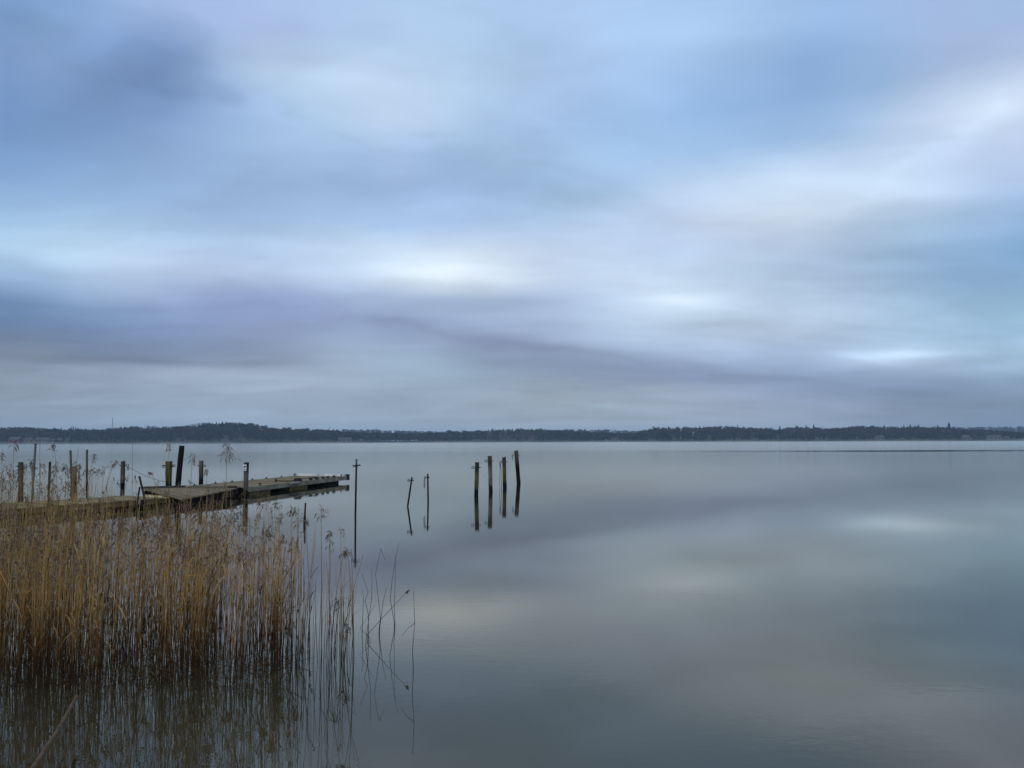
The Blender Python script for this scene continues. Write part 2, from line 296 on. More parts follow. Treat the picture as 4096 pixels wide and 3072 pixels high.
# ------------------------------------------------------------------ far shore: land, forest, houses, mast
SKYLINE = [(-300,1706),(0,1705),(100,1705),(247,1708),(370,1713),(444,1708),(531,1700),(617,1704),(673,1703),(772,1695),(802,1690),(913,1683),(987,1687),(1049,1697),(1111,1709),(1173,1712),(1235,1711),(1300,1714),(1366,1720),(1450,1724),(1551,1727),(1650,1728),(1736,1726),(1798,1722),(1891,1718),(1983,1715),(2082,1712),(2199,1713),(2261,1717),(2354,1722),(2477,1728),(2539,1728),(2588,1714),(2631,1707),(2731,1706),(2880,1699),(2979,1705),(3102,1710),(3189,1704),(3257,1705),(3318,1710),(3380,1705),(3448,1700),(3534,1703),(3658,1700),(3719,1704),(3799,1706),(3860,1712),(3940,1714),(4000,1718),(4060,1724),(4096,1730),(4400,1735)]
RIDGE = [(-300,1722),(1100,1722),(1235,1714),(1366,1717),(1551,1719),(1650,1722),(1740,1725),(2100,1722),(2261,1716),(2354,1717),(2480,1719),(2580,1722),(3700,1716),(3818,1707),(3905,1707),(4096,1706),(4400,1706)]
def lerp(tab, x):
    for (x0, y0), (x1, y1) in zip(tab, tab[1:]):
        if x <= x1: return y0 + (y1 - y0) * max(0, (x - x0)) / (x1 - x0)
    return tab[-1][1]
SHORE = [(-400, 790), (0, 800), (1000, 850), (2050, 1000), (3000, 930), (4096, 880), (4500, 860)]
DEEP = 170.0
def ground_z(px, t):
    D = lerp(SHORE, px) + DEEP
    top = PD(px, lerp(SKYLINE, px), D).z - 13.0
    s = t * t * (3 - 2 * t) if 0 < t < 1 else (0 if t <= 0 else 1)
    return 1.3 + max(0.6, top - 1.3) * s
def shore_pt(px, t): # px = bearing, t = depth into the land
    D = lerp(SHORE, px) + 14 + t * (DEEP - 14)
    q = PD(px, 1760, D); return Vector((q.x, D, ground_z(px, t)))
land_m = simple('heath_ground', (.05, .055, .03), (.11, .10, .06), .06, bd=0, space='World')
beach_m = simple('shore_grass', (.085, .085, .06), (.17, .16, .115), .12, (1, .4, 1), bd=0, space='World')
mb = MB(); xs = [-350 + i * 40 for i in range(120)]; ts = [0, .08, .2, .35, .5, .65, .8, 1.0, 1.2]
vs = [shore_pt(x, t) for x in xs for t in ts]
nt_ = len(ts)
mb.add(vs, [(i * nt_ + j, (i + 1) * nt_ + j, (i + 1) * nt_ + j + 1, i * nt_ + j + 1) for i in range(len(xs) - 1) for j in range(nt_ - 1)])
tag(mb.obj('hills', land_m, smooth=True), kind='structure')
mb = MB(); vs = []
for x in xs:
    D0 = lerp(SHORE, x); 
    for k, (dd, zz) in enumerate(((0, -.6), (1.5, .25), (5, .7), (10, 1.0 + .5 * math.sin(x * .011) + .3 * math.sin(x * .037)), (18, 1.35))):
        q = PD(x, 1760, D0 + dd + (3 * math.sin(x * .023) if k < 3 else 0)); vs.append(Vector((q.x, q.y, zz)))
mb.add(vs, [(i * 5 + j, (i + 1) * 5 + j, (i + 1) * 5 + j + 1, i * 5 + j + 1) for i in range(len(xs) - 1) for j in range(4)])
tag(mb.obj('far_shore', beach_m, smooth=True), kind='structure')
RD = 1900.0
mb = MB(); vs = []
for x in xs:
    zt = PD(x, lerp(RIDGE, x), RD).z - 12
    for dd, k in ((-500, .1), (-300, .3), (-120, .8), (0, 1), (200, 1.0)):
        q = PD(x, 1760, RD + dd); vs.append(Vector((q.x, q.y, 2 + max(1, zt - 2) * k)))
mb.add(vs, [(i * 5 + j, (i + 1) * 5 + j, (i + 1) * 5 + j + 1, i * 5 + j + 1) for i in range(len(xs) - 1) for j in range(4)])
tag(mb.obj('far_ridge', land_m, smooth=True), kind='structure')

def forest_mat(name, a, b_, c):
    m, t, b = material(name, .95); at = N(t, 'ShaderNodeAttribute', attribute_name='tint')
    s = N(t, 'ShaderNodeSeparateColor'); t.links.new(at.outputs['Color'], s.inputs[0])
    t.links.new(ramp(t, s.outputs[0], [(0, a), (.55, b_), (1, c)]), b.inputs['Base Color']); b.inputs['Specular IOR Level'].default_value = .1
    return m
fm = forest_mat('forest_foliage', (.011, .015, .009), (.021, .024, .014), (.10, .075, .055))
bark_m = simple('far_bark', (.06, .045, .035), (.12, .09, .07), 2, bd=0)
def conifer(r_):
    vs = []; fs = []; lay = 8
    for i in range(lay):
        z0 = .10 + .86 * i / lay; z1 = z0 + .20; rad = (.20 * (1 - i / lay) ** .8 + .025) * r_.uniform(.8, 1.2); k = 7; n = len(vs); ph = r_.uniform(0, 6)
        for j in range(k):
            a = ph + 2 * math.pi * j / k; q = rad * r_.uniform(.6, 1.25); vs.append((q * math.cos(a), q * math.sin(a), z0 + r_.uniform(-.03, .02)))
        vs.append((r_.uniform(-.01, .01), r_.uniform(-.01, .01), min(z1, 1.0)))
        fs += [(n + j, n + (j + 1) % k, n + k) for j in range(k)]
    return vs, fs
def broadleaf(r_, n=90, pine=False):
    vs = []; fs = []
    hubs = [Vector((r_.gauss(0, .15), r_.gauss(0, .15), r_.uniform(.5 if pine else .3, .88))) for _ in range(8)]
    for i in range(n):
        h = r_.choice(hubs); d = Vector((r_.gauss(0, 1), r_.gauss(0, 1), r_.gauss(0, .7))).normalized() * r_.uniform(.04, .15)
        c = h + d; s_ = r_.uniform(.035, .075); a = Vector((r_.gauss(0, 1), r_.gauss(0, 1), r_.gauss(0, 1))).normalized(); b = a.orthogonal().normalized()
        k = len(vs); vs += [c + a * s_, c - a * s_ * .5 + b * s_, c - a * s_ * .5 - b * s_]; fs.append((k, k + 1, k + 2))
    k = len(vs)
    for z_, r0 in ((0, .018), (.75, .008)):
        for j in range(4): vs.append((r0 * math.cos(j * 1.571), r0 * math.sin(j * 1.571), z_))
    fs += [(k + j, k + (j + 1) % 4, k + 4 + (j + 1) % 4, k + 4 + j) for j in range(4)]
    return vs, fs
fr = random.Random(3)
CON = [conifer(fr) for _ in range(6)]; BRO = [broadleaf(fr) for _ in range(6)]; PIN = [broadleaf(fr, 80, True) for _ in range(5)]
def put(mb, tmpl, p, h, w, c):
    a = fr.uniform(0, 6.28); ca, sa_ = math.cos(a), math.sin(a)
    mb.add([(p.x + (v[0] * ca - v[1] * sa_) * h * w, p.y + (v[0] * sa_ + v[1] * ca) * h * w, p.z + v[2] * h) for v in tmpl[0]], tmpl[1], c)
def forest(name, count, tmin, tmax):
    mb = MB()
    for i in range(count):
        px = fr.uniform(-250, 4350); t = tmin + (tmax - tmin) * (i / count) ** .9
        p = shore_pt(px, t)
        conif = .5 + .35 * math.sin(px * .0021 + 2.0) ; k = fr.random()
        lim = PD(px, lerp(SKYLINE, px), p.y).z - p.z
        spiky = 1.0 if px > 2500 or 600 < px < 1250 else .4
        h = min(fr.uniform(10, 14), lim * (1 - .22 * fr.random() ** 1.5 + .16 * spiky * fr.random() ** 5)) if t > .6 else min(fr.uniform(7, 13), lim * .9)
        if t < .12: h *= fr.uniform(.4, .9)
        tr = fr.choice(CON) if k < conif * .7 else fr.choice(PIN) if k < conif else fr.choice(BRO)
        w = fr.uniform(.8, 1.25) * (1.0 if tr in CON else 1.35)
        patch = .5 + .5 * math.sin(px * .006 + t * 5) * math.sin(px * .0023 + 1)
        bare = 1950 < px < 2150 and t < .75
        if bare and fr.random() < .6: tr = fr.choice(BRO); h *= .8
        put(mb, tr, p, h, w, (min(1, max(0, fr.gauss(.9 if bare and tr in BRO else .22 if tr in CON else .30 + .35 * patch, .12))), 0, 0))
    o = mb.obj(name, fm, tint=True); return tag(o, 'dark mixed forest covering the whole far shore of the lake', 'forest', kind='stuff')
forest('forest', 4200, .04, 1.05)
mb = MB()
for i in range(1500):
    px = fr.uniform(-250, 4350); dd = fr.choice((0, -20, -60, -140, -250))
    q = PD(px, 1760, RD + dd); zt = PD(px, lerp(RIDGE, px), RD).z - 12
    kk = {0: 1, -20: .97, -60: .9, -140: .75, -250: .42}[dd]
    put(mb, fr.choice(CON + BRO + BRO), Vector((q.x, q.y, 2 + max(1, zt - 2) * kk)), fr.uniform(9, 14), fr.uniform(1.6, 2.4), (fr.uniform(.1, .8), 0, 0))
tag(mb.obj('ridge_forest', fm, tint=True), 'hazy woodland on the low ridge behind the far shore', 'forest', kind='stuff')
# tall trees one can tell apart on the skyline
def lone_tree(px, ytop, w, conif, label, grp):
    D = lerp(SHORE, px) + 120; p = shore_pt(px, .68); top = PD(px, ytop, p.y).z; h = top - p.z
    e = empty('conifer_tree' if conif else 'pine_tree', p, label, 'tree', grp)
    m1 = MB(); T = conifer(fr) if conif else broadleaf(fr, 150, True)
    m1.add([(v[0] * h * w, v[1] * h * w, v[2] * h) for v in T[0]], T[1], (.18, 0, 0)); m1.obj('crown', fm, e, tint=True)
    m2 = MB(); m2.tube([(0, 0, -.5), (0, 0, h * .6)], [.28, .12], 6); m2.obj('trunk', bark_m, e)
lone_tree(3799, 1688, 1.0, True, 'tallest conifer on the far shore, a broad spire above the right hand treeline', None)
for i, (x, y) in enumerate(sorted(((3226, 1697), (3257, 1695), (3189, 1698), (2952, 1697), (3617, 1697), (3644, 1695), (3753, 1697), (3121, 1701), (3677, 1697)))):
    lone_tree(x, y, .8, True, ORD[i] + ' from the left of nine slim conifers above the right hand treeline', 'conifers above the right hand treeline')
for x, y, w_ in ((285, 1703, 'left'), (292, 1704, 'middle'), (301, 1705, 'right')):
    lone_tree(x, y, .55, True, w_ + ' one of three slim conifers close together left of the radio mast', 'three conifers beside the radio mast')
for i, (x, y) in enumerate(sorted(((2082, 1709), (2165, 1710), (1145, 1706), (814, 1693), (2632, 1704), (1798, 1719)))):
    lone_tree(x, y, 1.4, False, ORD[i] + ' from the left of six round topped pines on the far skyline', 'pines on the far skyline')
# radio masts
steel_m = simple('galvanised_steel', (.22, .23, .24), (.34, .35, .36), 3, rough=.6, bd=0)
def mast(px, ytop, t, half, label):
    p = shore_pt(px, t); top = PD(px, ytop, p.y).z - p.z
    e = empty('radio_mast', p, label, 'mast')
    m1 = MB()
    for k in range(3):
        a = k * 2.094; m1.tube([(half * math.cos(a), half * math.sin(a), 0), (half * .35 * math.cos(a), half * .35 * math.sin(a), top)], .13, 5)
    n = 14
    for i in range(n):
        z0, z1 = top * i / n, top * (i + 1) / n; k0, k1 = half * (1 - .65 * i / n), half * (1 - .65 * (i + 1) / n)
        for k in range(3):
            a, b = k * 2.094, (k + 1) * 2.094
            m1.tube([(k0 * math.cos(a), k0 * math.sin(a), z0), (k1 * math.cos(b), k1 * math.sin(b), z1)], .06, 4)
    m1.obj('lattice', steel_m, e)
    m2 = MB(); m2.tube([(0, 0, top - .5), (0, 0, top + 2.5)], .08, 5); m2.obj('antenna', steel_m, e)
mast(447.5, 1672, .8, .9, 'tall thin lattice radio mast rising from the wooded hill on the left')
mast(1317, 1705, .8, .5, 'short slender mast at the right end of the wooded hill')
# houses on the far shore
roofm = simple('dark_roof', (.05, .05, .05), (.10, .09, .085), 1, bd=0)
glassm, _t, _b = material('dark_window', .2); _b.inputs['Base Color'].default_value = (.02, .025, .03, 1)
def wallm(n, c): return simple(n, tuple(v * .85 for v in c), c, 1, bd=0)
whitew = wallm('white_render', (.20, .20, .205)); greyw = wallm('grey_boards', (.17, .17, .17)); redw = wallm('red_boards', (.14, .07, .055)); yelw = wallm('ochre_boards', (.20, .17, .12))
def house(px, t, w, dpt, h, rh, wm, nwin, label):
    p = shore_pt(px, t); p.z = ground_z(px, max(t, 0)) - .2
    e = empty('house', p, label, 'house')
    m = MB(); m.box((0, 0, h / 2), (w, dpt, h)); m.add([(-w / 2, -dpt / 2, h), (-w / 2, dpt / 2, h), (-w / 2, 0, h + rh)], [(0, 1, 2)]); m.add([(w / 2, -dpt / 2, h), (w / 2, dpt / 2, h), (w / 2, 0, h + rh)], [(1, 0, 2)])
    m.obj('wall', wm, e)
    m = MB(); o = .5
    for s_ in (-1, 1):
        a = [(-w / 2 - o, s_ * (dpt / 2 + o), h - .25), (w / 2 + o, s_ * (dpt / 2 + o), h - .25), (w / 2 + o, 0, h + rh + .05), (-w / 2 - o, 0, h + rh + .05)]
        m.hexa([Vector(q) for q in a] + [Vector(q) + Vector((0, 0, .2)) for q in a])
    m.obj('roof', roofm, e)
    for i in range(nwin):
        x = -w / 2 + w * (i + .5) / nwin; m = MB(); m.box((x, -dpt / 2 - .03, h * .52), (w / nwin * .45, .1, h * .45)); m.obj('window', glassm, e)
house(176, .05, 14, 8, 3.2, 2.0, whitew, 4, 'long low white house close to the water on the left far shore')
house(198, .05, 12, 7, 2.6, 1.6, whitew, 3, 'small pale house just right of the long white one on the left shore')
house(135, .06, 16, 8, 3.2, 2.4, yelw, 3, 'ochre house with a dark roof, left of the white houses on the far shore')
house(64, .08, 11, 8, 3.4, 2.8, redw, 2, 'reddish house at the far left end of the opposite shore')
house(252, .09, 14, 8, 2.6, 2.0, greyw, 5, 'long grey building among trees to the right of the white houses')
house(3517, .05, 9, 7, 3.6, 2.2, greyw, 2, 'grey boathouse on the far shore below the tallest right hand woods')
house(3862, .05, 7, 6, 3.4, 2.2, greyw, 2, 'small grey cabin on the bare bank below the tallest conifer')
house(3975, .04, 14, 7, 3.6, 1.8, whitew, 3, 'pale house with dark windows near the right end of the far shore')
house(4024, .05, 5, 5, 2.2, 1.6, whitew, 1, 'tiny white shed furthest right on the far shore')
house(2459, .02, 8, 5, 2.4, 1.5, whitew, 2, 'lone white boathouse on the middle of the far shore')
house(1380, .05, 15, 7, 3.0, 1.8, greyw, 3, 'grey shore house below the low gap in the treeline')

# ------------------------------------------------------------------ haze
hm = bpy.data.materials.new('lake_haze'); hm.use_nodes = True; t = hm.node_tree; t.nodes.clear()
pv = N(t, 'ShaderNodeVolumePrincipled'); pv.inputs['Density'].default_value = .00020; pv.inputs['Color'].default_value = (.62, .80, 1.0, 1); pv.inputs['Anisotropy'].default_value = .1
ho = N(t, 'ShaderNodeOutputMaterial'); t.links.new(pv.outputs[0], ho.inputs['Volume'])
mb = MB(); mb.box((0, 3000, 29), (8200, 6200, 60)); hz = mb.obj('haze', hm); tag(hz, 'thin blue haze lying over the lake and its far shore', 'haze', kind='stuff')

# ------------------------------------------------------------------ wood materials
def post_mat(name, stops, rough=.85):     # stops over height above the water in metres / 2
    m, t, b = material(name, rough); co = N(t, 'ShaderNodeTexCoord').outputs['Object']
    s = N(t, 'ShaderNodeSeparateXYZ'); t.links.new(co, s.inputs[0])
    st = noise(t, co, 9, 5, (2.2, 2.2, .16)); bl = noise(t, co, 5, 4, (1, 1, .6))
    z = math_(t, 'ADD', math_(t, 'MULTIPLY', s.outputs[2], .5), math_(t, 'MULTIPLY', math_(t, 'SUBTRACT', st, .5), .12))
    base = ramp(t, z, [(max(0, a / 2), c) for a, c in stops])
    dk = ramp(t, math_(t, 'ADD', math_(t, 'MULTIPLY', st, .6), math_(t, 'MULTIPLY', bl, .4)), [(.36, (.35, .35, .34)), (.55, (1, 1, 1)), (.72, (1.35, 1.3, 1.2))])
    mx = N(t, 'ShaderNodeMix', data_type='RGBA', blend_type='MULTIPLY'); mx.inputs['Factor'].default_value = 1
    t.links.new(base, mx.inputs['A']); t.links.new(dk, mx.inputs['B']); t.links.new(mx.outputs['Result'], b.inputs['Base Color'])
    bump(t, b, st, .012); return m
BLK = (.0045, .004, .0035); GRY = (.20, .17, .12); OLV = (.115, .098, .048); BRN = (.13, .09, .06); DRK = (.040, .033, .024); MOS = (.105, .090, .022)
rust_m = simple('rusty_iron', (.020, .014, .012), (.055, .035, .028), 30, rough=.7)
rope_m = simple('grey_rope', (.10, .095, .085), (.20, .19, .17), 60, rough=.9)
darkrope_m = simple('tarred_rope', (.018, .016, .014), (.045, .04, .035), 60, rough=.9)
white_m = simple('worn_white_paint', (.50, .50, .48), (.82, .82, .80), 6, rough=.6)
black_m = simple('black_rubber', (.010, .010, .010), (.022, .021, .020), 12, rough=.6)
PTH = 0
def post(name, top, low, D, wpx, stops, label, cat='post', group='mooring posts', flare=0, sides=12, tilt=.0, topcut=0, bend=0):
    """a post through two pixels of its axis, D ahead; returns its Empty, its height and its radius"""
    a, b = PD(*top, D), PD(*low, D); d = (a - b) / (a.z - b.z)
    base = b - d * b.z; hgt = a.z; r = wpx * D / F / 2
    e = empty(name, base, label, cat, group)
    m = MB(); pts = []; rad = []
    n = 12
    for i in range(n + 1):
        z = -1.0 + (hgt + 1.0) * i / n
        off = bend * math.sin(math.pi * max(0, z) / hgt)
        pts.append(Vector((d.x * z + off, d.y * z, z))); rad.append(r * (1 + flare * max(0, i / n - .6) ** 2 * 6) * rnd.uniform(.96, 1.04))
    m.tube(pts, rad, sides, jit=.05)
    k = len(m.v)
    for j in range(sides):
        v = m.v[k - sides + j]; m.v[k - sides + j] = (v[0], v[1], v[2] + topcut * (v[0] - pts[-1].x) / r * r + rnd.uniform(-.006, .006))
    sh = m.obj('shaft', post_mat('wood_' + name, stops), e)
    return e, hgt, r, d
def ring(e, d, h, r, side, R_=.045, hang=0, flip=False):
    """an eye bolt through a post, with a ring on one side and the nut end on the other; a shackle or chain end may hang from it"""
    c = Vector((d.x * h, d.y * h, h)); X = Vector((1, 0, 0)); Y = Vector((0, 1, 0))
    m = MB(); m.tube([c - X * side * (r * 1.5 + .03), c + X * side * (r + .035)], .012, 6); m.box(c - X * side * (r + .012), (.016, .04, .04)); m.torus(c + X * side * (r + .03 + R_), R_, .011, (X, Z, Y))
    b = m.obj('ring_bolt', rust_m, e)
    if hang:
        q = c + X * side * (r + .035 + R_ * 1.4) - Z * R_
        m = MB()
        for k in range(max(2, int(hang / .07))):
            cc = q - Z * (.035 + k * .062); ax = (X, Z, Y) if k % 2 else (Y, Z, X)
            m.torus(cc, .030, .009, ax, 10, 5)
        m.obj('chain', rust_m, e)

g17 = [(0, BLK), (.22, BLK), (.30, (.07, .055, .03)), (.36, OLV), (.75, OLV), (.95, DRK), (1.5, (.045, .04, .028))]
e, h, r, d = post('mooring_post', (1908.6, 1849), (1905, 1981), 27.9, 16.8, g17, 'mooring post with dark cap and olive shaft, leftmost of the group of four', group='four mooring posts in open water')
ring(e, d, h - .19, r, -1)
e, h, r, d = post('mooring_post', (1959, 1823.7), (1963, 1969), 30.2, 16.2, [(0, BLK), (.15, BLK), (.26, (.07, .05, .03)), (.33, GRY), (.9, (.15, .145, .12)), (1.12, DRK), (1.5, OLV)], 'palest of the four clustered mooring posts, grey shaft with a black foot', group='four mooring posts in open water')
ring(e, d, h - .20, r, -1)
e, h, r, d = post('mooring_post', (2016, 1829), (2019, 1951), 33.2, 15.6, [(0, BLK), (.14, BLK), (.24, (.06, .05, .025)), (.34, MOS), (.8, MOS), (1.0, (.06, .058, .04)), (1.35, DRK)], 'yellow green mooring post of the four, a long rope hanging from its ring', group='four mooring posts in open water', topcut=.25)
ring(e, d, h - .20, r, -1, hang=.25)
m = MB(); q = Vector((d.x * h - r - .06, d.y * h, h - .24))
m.tube([q, q + Vector((-.03, 0, -.35)), q + Vector((-.05, 0, -.75)), q + Vector((.0, 0, -1.2))], .010, 5); m.tube([q, q + Vector((.02, 0, -.4)), q + Vector((.03, 0, -.8)), q + Vector((.05, 0, -1.25))], .010, 5)
m.obj('hanging_line', rope_m, e)
e, h, r, d = post('mooring_post', (2064.5, 1802.6), (2075, 1936), 36.2, 16.4, [(0, BLK), (.85, BLK), (1.02, (.05, .032, .024)), (1.35, (.10, .075, .055)), (1.9, (.14, .12, .10))], 'rightmost of the four clustered mooring posts, leaning left with a black lower half', group='four mooring posts in open water')
ring(e, d, h - .22, r, -1, hang=.22)
slim = [(0, BLK), (.3, BLK), (.6, (.02, .017, .013)), (1.2, (.05, .042, .03))]
e, h, r, d = post('mooring_stake', (1648, 1908.6), (1631, 2023), 23.8, 7.2, slim, 'thin black stake leaning right, left one of the pair in open water', 'stake', 'pair of thin stakes', sides=8)
ring(e, d, h - .10, r, -1, R_=.03)
e, h, r, d = post('mooring_stake', (1711, 1895.6), (1712.5, 2005), 25.3, 6.8, slim, 'upright thin dark stake hung with chain, right one of the pair in open water', 'stake', 'pair of thin stakes', sides=8)
ring(e, d, h - .12, r, -1, R_=.03, hang=.4)
# tall pole and stub right of the reeds
e, h, r, d = post('steel_pole', (1426, 1836), (1422, 2040), 21.6, 7.6, [(0, BLK), (.4, BLK), (1.0, (.035, .032, .028)), (1.28, (.045, .04, .035)), (1.33, (.12, .12, .11)), (1.6, (.14, .14, .13))], 'tall thin dark pole with a clamp near its top, right of the dock', 'pole', None, sides=10)
m = MB(); c = Vector((d.x * (h - .19), d.y * (h - .19), h - .19)); m.tube([c - Z * .025, c + Z * .025], r * 1.5, 10); m.tube([c - Vector((.12, 0, -.01)), c + Vector((.12, 0, .01))], .012, 6); m.tube([c + Vector((-.10, 0, -.03)), c + Vector((.10, 0, .035))], .010, 6); m.obj('clamp', rust_m, e)
e, h, r, d = post('broken_stake', (1222, 2011.7), (1218, 2088), 19.0, 6.6, [(0, BLK), (.2, BLK), (.4, (.03, .028, .025)), (.55, (.045, .028, .022))], 'short broken dark stake in a black sleeve, between the reeds and the tall thin pole', 'stake', None, sides=10)
m = MB(); m.tube([(d.x * -.3, d.y * -.3, -.3), (d.x * .17, d.y * .17, .17), (d.x * .175, d.y * .175, .175)], [r * 1.45, r * 1.45, r * 1.2], 10); m.obj('sleeve', black_m, e)
# posts along the jetty
pA = [(0, BLK), (.35, (.03, .025, .018)), (.7, (.075, .062, .035)), (1.4, (.07, .066, .042))]
e, h, r, d = post('jetty_post', (83, 1848.5), (82, 2005), 22.9, 18.5, pA, 'thick brown green post with a ring bolt, leftmost behind the jetty', group='posts behind the jetty'); ring(e, d, h - .12, r, 1)
e, h, r, d = post('leaning_pole', (142, 1778), (126, 2026), 19.4, 8.4, [(0, DRK), (.3, (.06, .058, .055)), (.8, (.13, .13, .13)), (2, (.16, .16, .15))], 'long grey pole leaning right in front of the jetty, reaching the far waterline', 'pole', None, sides=8)
m = MB(); m.tube([d * (h + .002) , d * (h + .02)], r * 1.12, 8); m.obj('cap', rust_m, e)
e, h, r, d = post('dark_stake', (200, 1847), (191, 2070), 19.5, 8.4, [(0, BLK), (1.2, (.02, .017, .014)), (1.6, (.035, .03, .025))], 'thin black stake rising in front of the jetty among the reeds', 'stake', None, sides=8)
e, h, r, d = post('thin_pole', (282, 1802), (287, 1986), 24.7, 8.2, [(0, DRK), (.4, OLV), (1.6, (.11, .105, .075))], 'thin olive pole standing right beside a thicker half black post behind the jetty', 'pole', None, sides=8)
e, h, r, d = post('jetty_post', (297, 1865), (298, 1988), 25.1, 16.8, [(0, BLK), (.5, BLK), (.72, (.05, .04, .025)), (1.0, GRY), (1.3, (.12, .115, .09))], 'post with pale top and black lower half behind the jetty, beside the thin olive pole', group='posts behind the jetty'); ring(e, d, h - .13, r, 1, hang=.32)
e, h, r, d = post('thin_pole', (348, 1799), (347, 1980), 25.5, 7.8, [(0, BLK), (.6, DRK), (.95, (.09, .085, .055)), (1.7, (.12, .115, .085))], 'thin pole with olive top and dark lower part standing alone behind the jetty', 'pole', None, sides=8)
e7, h7, r7, d7 = post('jetty_post', (492.6, 1845), (489, 1970), 26.6, 17, [(0, (.10, .095, .06)), (.34, (.10, .095, .06)), (.42, BLK), (.62, BLK), (.72, (.12, .115, .09)), (.95, (.10, .095, .065)), (1.3, (.07, .068, .045))], 'banded post with a black belt near the end of the jetty', group='posts behind the jetty'); ring(e7, d7, h7 - .14, r7, 1, hang=.2)
for s_ in (-1, 1): pass
e9, h9, r9, d9 = post('mossy_post', (675.5, 1845), (674, 1946), 28.3, 24, [(0, BLK), (.45, BLK), (.58, (.06, .055, .015)), (.85, (.085, .078, .022)), (1.4, (.10, .095, .035))], 'thick mossy green post with a flared top beside the black leaning post', group='posts beside the gangway', flare=.13)
ring(e9, d9, h9 - .16, r9 * 1.1, 1, R_=.04); ring(e9, d9, h9 - .19, r9 * 1.1, -1, R_=.05)
post('leaning_post', (727.5, 1783), (711, 1948), 28.1, 21.5, [(0, BLK), (2, (.012, .011, .010))], 'thick black post leaning right, the tallest one beside the gangway', group='posts beside the gangway')
e, h, r, d = post('dock_post', (805, 1842.5), (804, 1926), 30.4, 17.2, [(0, BLK), (.52, BLK), (.62, (.06, .045, .035)), (1.0, (.12, .09, .07)), (1.4, (.15, .125, .10))], 'brown post with a black foot behind the floating dock', group='posts beside the gangway'); ring(e, d, h - .20, r, 1, R_=.035)
# sign post
SG = 27.2
es, h, r, d = post('sign_post', (986, 1851), (982.5, 1980), SG, 19, [(0, BLK), (.30, BLK), (.33, (.10, .092, .075)), (.8, (.13, .12, .10)), (1.1, (.035, .033, .027)), (1.3, (.03, .028, .025))], 'wooden post carrying a small white boat sign in front of the dock corner', 'sign', None)
c = Vector((d.x * (h - .18) - .025, d.y * h - r - .012, h - .165)); signw, _t, _b = material('sign_white', .45); _b.inputs['Base Color'].default_value = (.72, .74, .76, 1)
inkm, _t, _b = material('sign_black', .5); _b.inputs['Base Color'].default_value = (.012, .012, .014, 1)
m = MB(); m.box(c, (.122, .012, .215)); so = m.obj('sign_plate', signw, es)
def flat(pts, name, mt, par, th=.004):
    m = MB(); n = len(pts); y0 = c.y - .007
    m.add([(c.x + x, y0 - th, c.z + z) for x, z in pts] + [(c.x + x, y0 + .003, c.z + z) for x, z in pts], [tuple(range(n)), tuple(range(2 * n - 1, n - 1, -1))] + [(i, i + n, (i + 1) % n + n, (i + 1) % n) for i in range(n)])
    return m.obj(name, mt, par)
flat([(-.054, .002), (-.035, .0), (-.015, -.003), (.0, .0), (.045, .002), (.040, .015), (.048, .043), (.030, .048), (.010, .043), (.008, .062), (.012, .074), (.004, .083), (-.008, .076), (-.010, .060), (-.012, .040), (-.028, .036), (-.040, .022)], 'pictogram', inkm, so)
for i, (x0, x1, z0) in enumerate(((-.052, -.032, -.062), (-.026, .030, -.062), (-.048, .012, -.080), (.004, .026, -.084))):
    flat([(x0, z0), (x1, z0), (x1, z0 + .010), (x0, z0 + .010)], 'text_line', inkm, so)
m = MB(); m.tube([Vector((d.x * (h - .03), d.y * (h - .03), h - .03)), Vector((d.x * (h + .012), d.y * (h + .012), h + .012))], r * 1.06, 12); m.obj('cap', black_m, es)

# ------------------------------------------------------------------ jetty (fixed), gangway, floating dock
def deck_mat(name, c0, c1):
    m, t, b = material(name, .88); oi = N(t, 'ShaderNodeObjectInfo'); pos = N(t, 'ShaderNodeNewGeometry').outputs['Position']
    co = N(t, 'ShaderNodeTexCoord').outputs['Object']
    g = noise(t, co, 6, 5, (.5, 6, 2)); bl = noise(t, pos, 1.1, 4)
    v = math_(t, 'ADD', math_(t, 'MULTIPLY', g, .5), math_(t, 'ADD', math_(t, 'MULTIPLY', bl, .5), math_(t, 'MULTIPLY', math_(t, 'SUBTRACT', oi.outputs['Random'], .5), .55)))
    t.links.new(ramp(t, v, [(.30, c0), (.68, c1)]), b.inputs['Base Color']); bump(t, b, g, .005); return m
deckA = deck_mat('jetty_planks', (.15, .12, .055), (.28, .225, .115)); deckB = deck_mat('weathered_planks', (.13, .095, .052), (.27, .20, .115))
beamA = simple('mossy_beam', (.09, .07, .028), (.23, .18, .08), 2.5, (1, 1, 3), space='World'); beamB = simple('grey_beam', (.20, .165, .10), (.44, .37, .25), 2.2, (1, 1, 2), space='World')
darkwood = simple('tarred_wood', (.004, .0035, .003), (.012, .010, .008), 4); conc = simple('algae_concrete', (.10, .078, .03), (.22, .17, .075), 1.6, (1, 1, .4), space='World')
def frame(A, B, left=True):
    u_ = (B - A); u_.z = 0; Ln = u_.length; u_.normalize(); n_ = Vector((-u_.y, u_.x, 0)); return u_, n_, Ln
ZA, ZB = .26, .31
